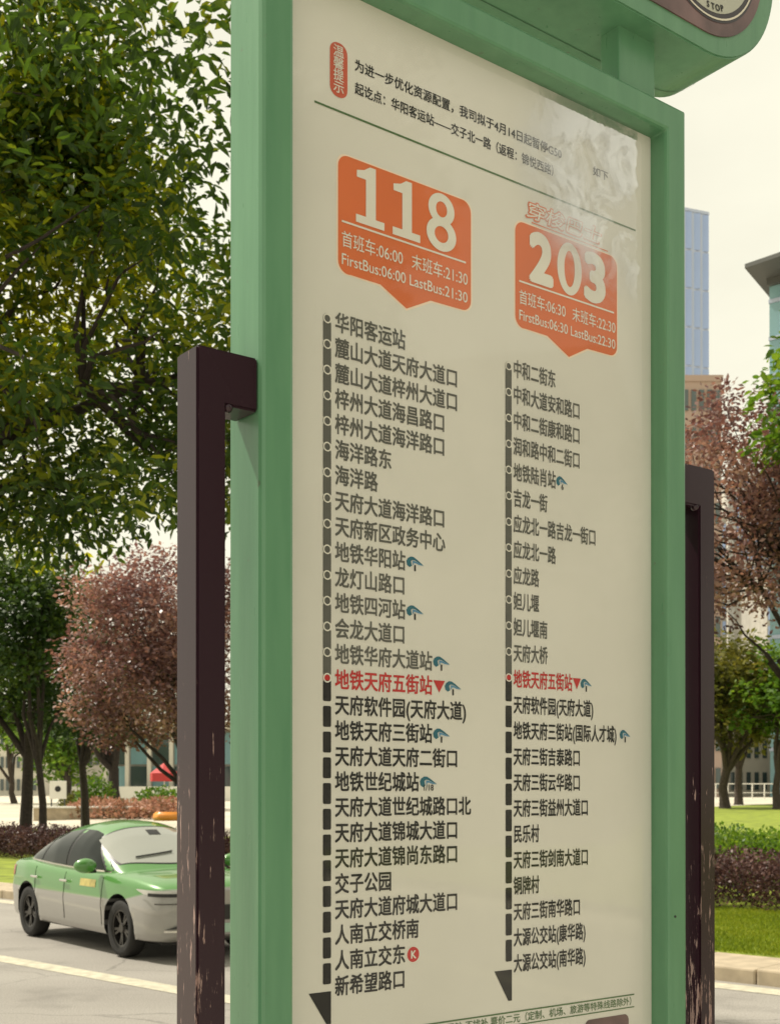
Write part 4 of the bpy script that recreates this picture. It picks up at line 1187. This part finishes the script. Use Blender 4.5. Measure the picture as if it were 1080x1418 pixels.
        for s_ in range(5):
            a = 2 * math.pi * s_ / 5 + 0.3
            for da in (-0.16, 0.16):
                d = Vector((math.cos(a + da), 0, math.sin(a + da))); d0 = Vector((math.cos(a + da * .4), 0, math.sin(a + da * .4))); t = Vector((-d.z, 0, d.x)) * 0.014
                p0, p1 = d0 * 0.045 + Vector((0, -0.062, 0)), d * 0.19 + Vector((0, -0.072, 0))
                q = [p0 - t, p0 + t, p1 + t, p1 - t]
                A = [bm.verts.new(p) for p in q]; B = [bm.verts.new(p + Vector((0, 0.03, 0))) for p in q]
                bm.faces.new(A)
                for z_ in range(4): bm.faces.new((A[z_], A[(z_ + 1) % 4], B[(z_ + 1) % 4], B[z_]))
        bmesh.ops.create_cone(bm, cap_ends=True, segments=20, radius1=0.062, radius2=0.050, depth=0.04, matrix=Matrix.Translation((0, -0.058, 0)) @ Matrix.Rotation(R(90), 4, 'X'))
        obj_bm('rim', bm, M['rim'], wr)
        bm = bmesh.new(); bmesh.ops.create_cone(bm, cap_ends=True, segments=28, radius1=0.185, radius2=0.185, depth=0.02, matrix=Matrix.Translation((0, 0.0, 0)) @ Matrix.Rotation(R(90), 4, 'X'))
        obj_bm('brake_disc', bm, M['black_trim'], wr)
        return wr
    w0 = wheel(); first = True
    for wx in (XF, XR):
        for sy in (-1, 1):
            if first: o = w0; first = False
            else:
                o = w0.copy(); link(o, root)
                for ch in list(w0.children): c = ch.copy(); link(c, o)
            o.location = (wx, sy * TY, TR); o.rotation_euler = (0, 0.5 * wx, 0 if sy < 0 else math.pi)
            if sy > 0: o.rotation_euler = (0, 0, math.pi)
    return root
make_taxi()

# ------------------------------------------------------------------ far background
def slab(bm, pts, z0, z1):
    n = len(pts); a = [bm.verts.new((p[0], p[1], z0)) for p in pts]; b = [bm.verts.new((p[0], p[1], z1)) for p in pts]
    bm.faces.new(a[::-1]); bm.faces.new(b)
    for i in range(n): bm.faces.new((a[i], a[(i + 1) % n], b[(i + 1) % n], b[i]))
def building(name, px0, px1, Y, depth, zt, wallm, label, floors, bays, winm, group=None, cat='building', z0=1.36, skew=0.0, ribs=True, winw=0.8, winh=0.6):
    x0, x1 = (px0 - 540) / 1720 * Y, (px1 - 540) / 1720 * Y
    root = empty(name, ((x0 + x1) / 2, Y, z0)); tag(root, label, cat, group)
    hw = (x1 - x0) / 2; h = zt - z0
    bm = bmesh.new(); slab(bm, [(-hw, 0), (hw, skew), (hw, skew + depth), (-hw, depth)], -2.0, h); obj_bm('wall', bm, wallm, root)
    fh = h / floors; bw_ = 2 * hw / bays
    n = 0; me = None; stuff = bmesh.new() if floors * bays > 300 else None
    for f in range(floors):
        for k in range(bays):
            cx = -hw + (k + 0.5) * bw_; cz = (f + 0.5) * fh; cy = skew * (cx + hw) / (2 * hw) - 0.06
            if stuff is not None and n >= 0:
                bx(stuff, cx - bw_ * winw / 2, cx + bw_ * winw / 2, cy - 0.1, cy + 0.05, cz - fh * winh / 2, cz + fh * winh / 2)
            else:
                if me is None:
                    b = bmesh.new(); bx(b, -bw_ * winw / 2, bw_ * winw / 2, -0.10, 0.03, -fh * winh / 2, fh * winh / 2)
                    me = bpy.data.meshes.new('window'); b.to_mesh(me); b.free(); me.materials.append(winm)
                o = link(bpy.data.objects.new('window', me), root); o.location = (cx, cy, cz)
            n += 1
    if stuff is not None:
        o = obj_bm('window', stuff, winm, root); o['kind'] = 'stuff'
    # parapet
    bm = bmesh.new(); slab(bm, [(-hw - .15, -.15), (hw + .15, skew - .15), (hw + .15, skew + .25), (-hw - .15, .25)], h, h + 0.6); obj_bm('parapet', bm, wallm, root)
    return root

# blue glass tower just right of the sign
building('glass_tower', 860, 995, 260, 45, 126.5, M['tower_rib'], 'pale blue glass office tower rising just right of the sign', 15, 10, M['tower_glass'], skew=8, winw=0.93, winh=0.94)
# pale slab towers seen through the plum tree
building('apartment_tower', 1018, 1064, 300, 20, 78, M['ivory'], 'pale tower with narrow vertical strips seen through the plum tree', 22, 7, M['tower_glass'], 'towers behind the right hand trees', winw=0.5, winh=0.7)
building('apartment_tower', 1062, 1130, 210, 20, 40, M['concrete'], 'grey blue block low behind the right hand trees at the edge', 12, 10, M['tower_glass'], 'towers behind the right hand trees', winw=0.6, winh=0.7)
building('apartment_tower', 940, 1006, 230, 20, 52, M['concrete'], 'grey block low behind the right post and the plum tree', 14, 9, M['tower_glass'], 'towers behind the right hand trees', winw=0.6, winh=0.7)
building('office_block', 900, 999, 120, 15, 41.6, M['pink'], 'reddish block with a white parapet below the blue tower', 11, 9, M['dark_glass'], winw=0.6, winh=0.55)

# building with a jutting roof at the right edge
root = empty('overhang_building', (37.6, 123.0, 2.4)); tag(root, 'teal glass building with a wide jutting dark roof, at the right edge', 'building')
bm = bmesh.new(); slab(bm, [(0, 0), (18, -14), (30, 6), (12, 20)], -2, 49.6); obj_bm('wall', bm, M['teal_glass'], root)
bm = bmesh.new(); slab(bm, [(-3.3, -3.0), (16.5, -24), (36, 4), (14, 24)], 50.2, 50.6); obj_bm('roof', bm, M['slate'], root)
bm = bmesh.new(); slab(bm, [(-0.4, -0.4), (18.2, -14.5), (30.4, 6), (12, 20.4)], 49.6, 50.2); obj_bm('roof_beam', bm, M['slate'], root)
for f in range(1, 14):
    bm = bmesh.new(); slab(bm, [(-0.12, -0.1), (18, -14.2), (18.0, -13.8), (0.05, 0.2)], f * 3.7 - 0.18, f * 3.7 + 0.18); obj_bm('floor_band', bm, M['tower_rib'], root)
for k in range(9):
    t = (k + 0.5) / 9; b = bmesh.new(); bx(b, 18 * t - .12, 18 * t + .12, -14 * t - .35, -14 * t + .05, 0, 49.5); obj_bm('mullion', b, M['tower_rib'], root)

# glass pavilion on the left with posts and panes
def pavilion():
    Y = 92.0; x0, x1 = (148 - 540) / 1720 * Y, (330 - 540) / 1720 * Y
    root = empty('glass_pavilion', ((x0 + x1) / 2, Y, 1.36)); tag(root, 'glass fronted pavilion with pale posts beyond the forked tree', 'building')
    hw = (x1 - x0) / 2
    box_obj('wall', (-hw, hw, 0.4, 8, -1, 5.2), M['concrete'], root)
    box_obj('roof', (-hw - .6, hw + .6, -1.0, 8.5, 5.2, 5.7), M['ivory'], root)
    n = 6; bw_ = 2 * hw / n
    for k in range(n):
        for j in range(2):
            box_obj('pane', (-hw + k * bw_ + .12, -hw + (k + 1) * bw_ - .12, 0.25, 0.38, 0.1 + j * 2.5, 2.45 + j * 2.5), M['dark_glass'] if (k + j) % 2 else M['teal_glass'], root)
    for k in range(n + 1):
        box_obj('column', (-hw + k * bw_ - .14, -hw + k * bw_ + .14, -0.6, -0.3, 0, 5.2), M['ivory'], root)
    box_obj('base_wall', (-hw - 2, hw, -2.2, -1.9, -0.2, 0.95), M['white'], root)
pavilion()
# second pale low building far left and one far right
building('plaza_building', -60, 60, 150, 12, 9.5, M['ivory'], 'long pale low building beyond the plaza at the left edge', 3, 16, M['dark_glass'], 'low pale buildings round the plaza', winw=0.55, winh=0.5)
building('plaza_building', 60, 148, 170, 12, 8.0, M['concrete'], 'low grey building between the dark trunks and the pavilion', 2, 10, M['dark_glass'], 'low pale buildings round the plaza', winw=0.55, winh=0.5)
building('plaza_building', 930, 1130, 130, 12, 8.0, M['ivory'], 'low pale building behind the yellow green trees on the right', 2, 18, M['dark_glass'], 'low pale buildings round the plaza', winw=0.5, winh=0.55)

# red parasol
b = on_ground(228, 74); root = empty('parasol', b); tag(root, 'red parasol open on the plaza, just left of the left post', 'parasol')
bm = bmesh.new(); bmesh.ops.create_cone(bm, cap_ends=True, segments=8, radius1=0.85, radius2=0.06, depth=0.6, matrix=Matrix.Translation((0, 0, 2.28))); obj_bm('canopy', bm, M['red_cloth'], root)
bm = bmesh.new()
for k in range(8):
    a, c = 2 * math.pi * k / 8, 2 * math.pi * (k + 1) / 8
    bm.faces.new([bm.verts.new((0.85 * math.cos(t), 0.85 * math.sin(t), z)) for t, z in ((a, 1.98), (c, 1.98), (c, 1.5), (a, 1.5))])
obj_bm('valance', bm, M['red_cloth'], root)
bm = bmesh.new(); bmesh.ops.create_cone(bm, cap_ends=True, segments=10, radius1=.03, radius2=.03, depth=2.7, matrix=Matrix.Translation((0, 0, 1.35))); obj_bm('pole', bm, M['white'], root)
# white notice board with a dark mark
b = on_ground(81, 62); root = empty('notice_board', b); tag(root, 'small white notice board with a dark dot, between dark trunks', 'sign')
box_obj('board', (-.42, .42, -.04, .04, .75, 1.65), M['white'], root, bevel=.01)
bm = bmesh.new(); bmesh.ops.create_cone(bm, cap_ends=True, segments=16, radius1=.15, radius2=.15, depth=.02, matrix=Matrix.Translation((0, -.05, 1.25)) @ Matrix.Rotation(R(90), 4, 'X')); obj_bm('mark', bm, M['ink_black'], root)
box_obj('leg', (-.36, -.30, -.03, .03, 0, .75), M['slate'], root); box_obj('leg', (.30, .36, -.03, .03, 0, .75), M['slate'], root)
# white bicycle-rack-like railing on the right, far
def railing(px0, Y, n, sp, label):
    b = on_ground(px0, Y); root = empty('railing', b); tag(root, label, 'railing')
    for k in range(n):
        box_obj('post', (k * sp - .035, k * sp + .035, -.035, .035, 0, 1.1), M['white'], root)
    box_obj('rail', (-.1, (n - 1) * sp + .1, -.03, .03, 1.1, 1.17), M['white'], root); box_obj('rail', (-.1, (n - 1) * sp + .1, -.02, .02, .45, .50), M['white'], root)
railing(940, 92, 14, .9, 'white railing under the yellow green trees on the right')
b = on_ground(190, 55); root = empty('planter_wall', b); tag(root, 'low pale stone planter wall above the taxi roof', 'wall')
box_obj('wall', (-4.5, 3.0, -.3, .3, -.2, .42), M['kerb'], root, bevel=.03); box_obj('coping', (-4.6, 3.1, -.38, .38, .42, .50), M['white'], root, bevel=.015)

# ------------------------------------------------------------------ out of frame on the right: added for the sign's cover to mirror
def canopy_cutout(c):
    # crown cut away on the sign's side so its cover mirrors open sky
    d = Vector(c) - Vector((0.55, 2.0, 2.85)); az = math.degrees(math.atan2(d.y, d.x)); el = math.degrees(math.atan2(d.z, math.hypot(d.x, d.y)))
    return not (-21.0 < az and 11.0 < el)
make_tree('street_tree', (5.2, -0.2, 0.15), (5.3, 0.5, 5.5), (2.3, 2.5, 2.6), 'unseen street tree added on the near pavement to shape the sign reflection', None,
          M['leaf_dark'], M['bark_dark'], leaf=0.085, ncl=420, per=110, crad=0.34, trunk_r=0.12, fork=3.1, seed=91, shell=0.3, flat_bottom=-0.9, keep=canopy_cutout, nmax=70)
root = empty('unseen_office_building', (36.0, -4.0, 0.9)); tag(root, 'unseen grey office building added across the street to block sky in the sign reflection', 'building')  # added to keep low sky out of the cover's reflection
box_obj('wall', (0, 14, -18, 2.6, -1, 14.5), M['stone_dark'], root)
for f in range(4):
    for k in range(6):
        box_obj('window', (-0.08, 0.02, -17 + k * 3.2, -14.8 + k * 3.2, 1.2 + f * 3.4, 3.3 + f * 3.4), M['slate'], root)
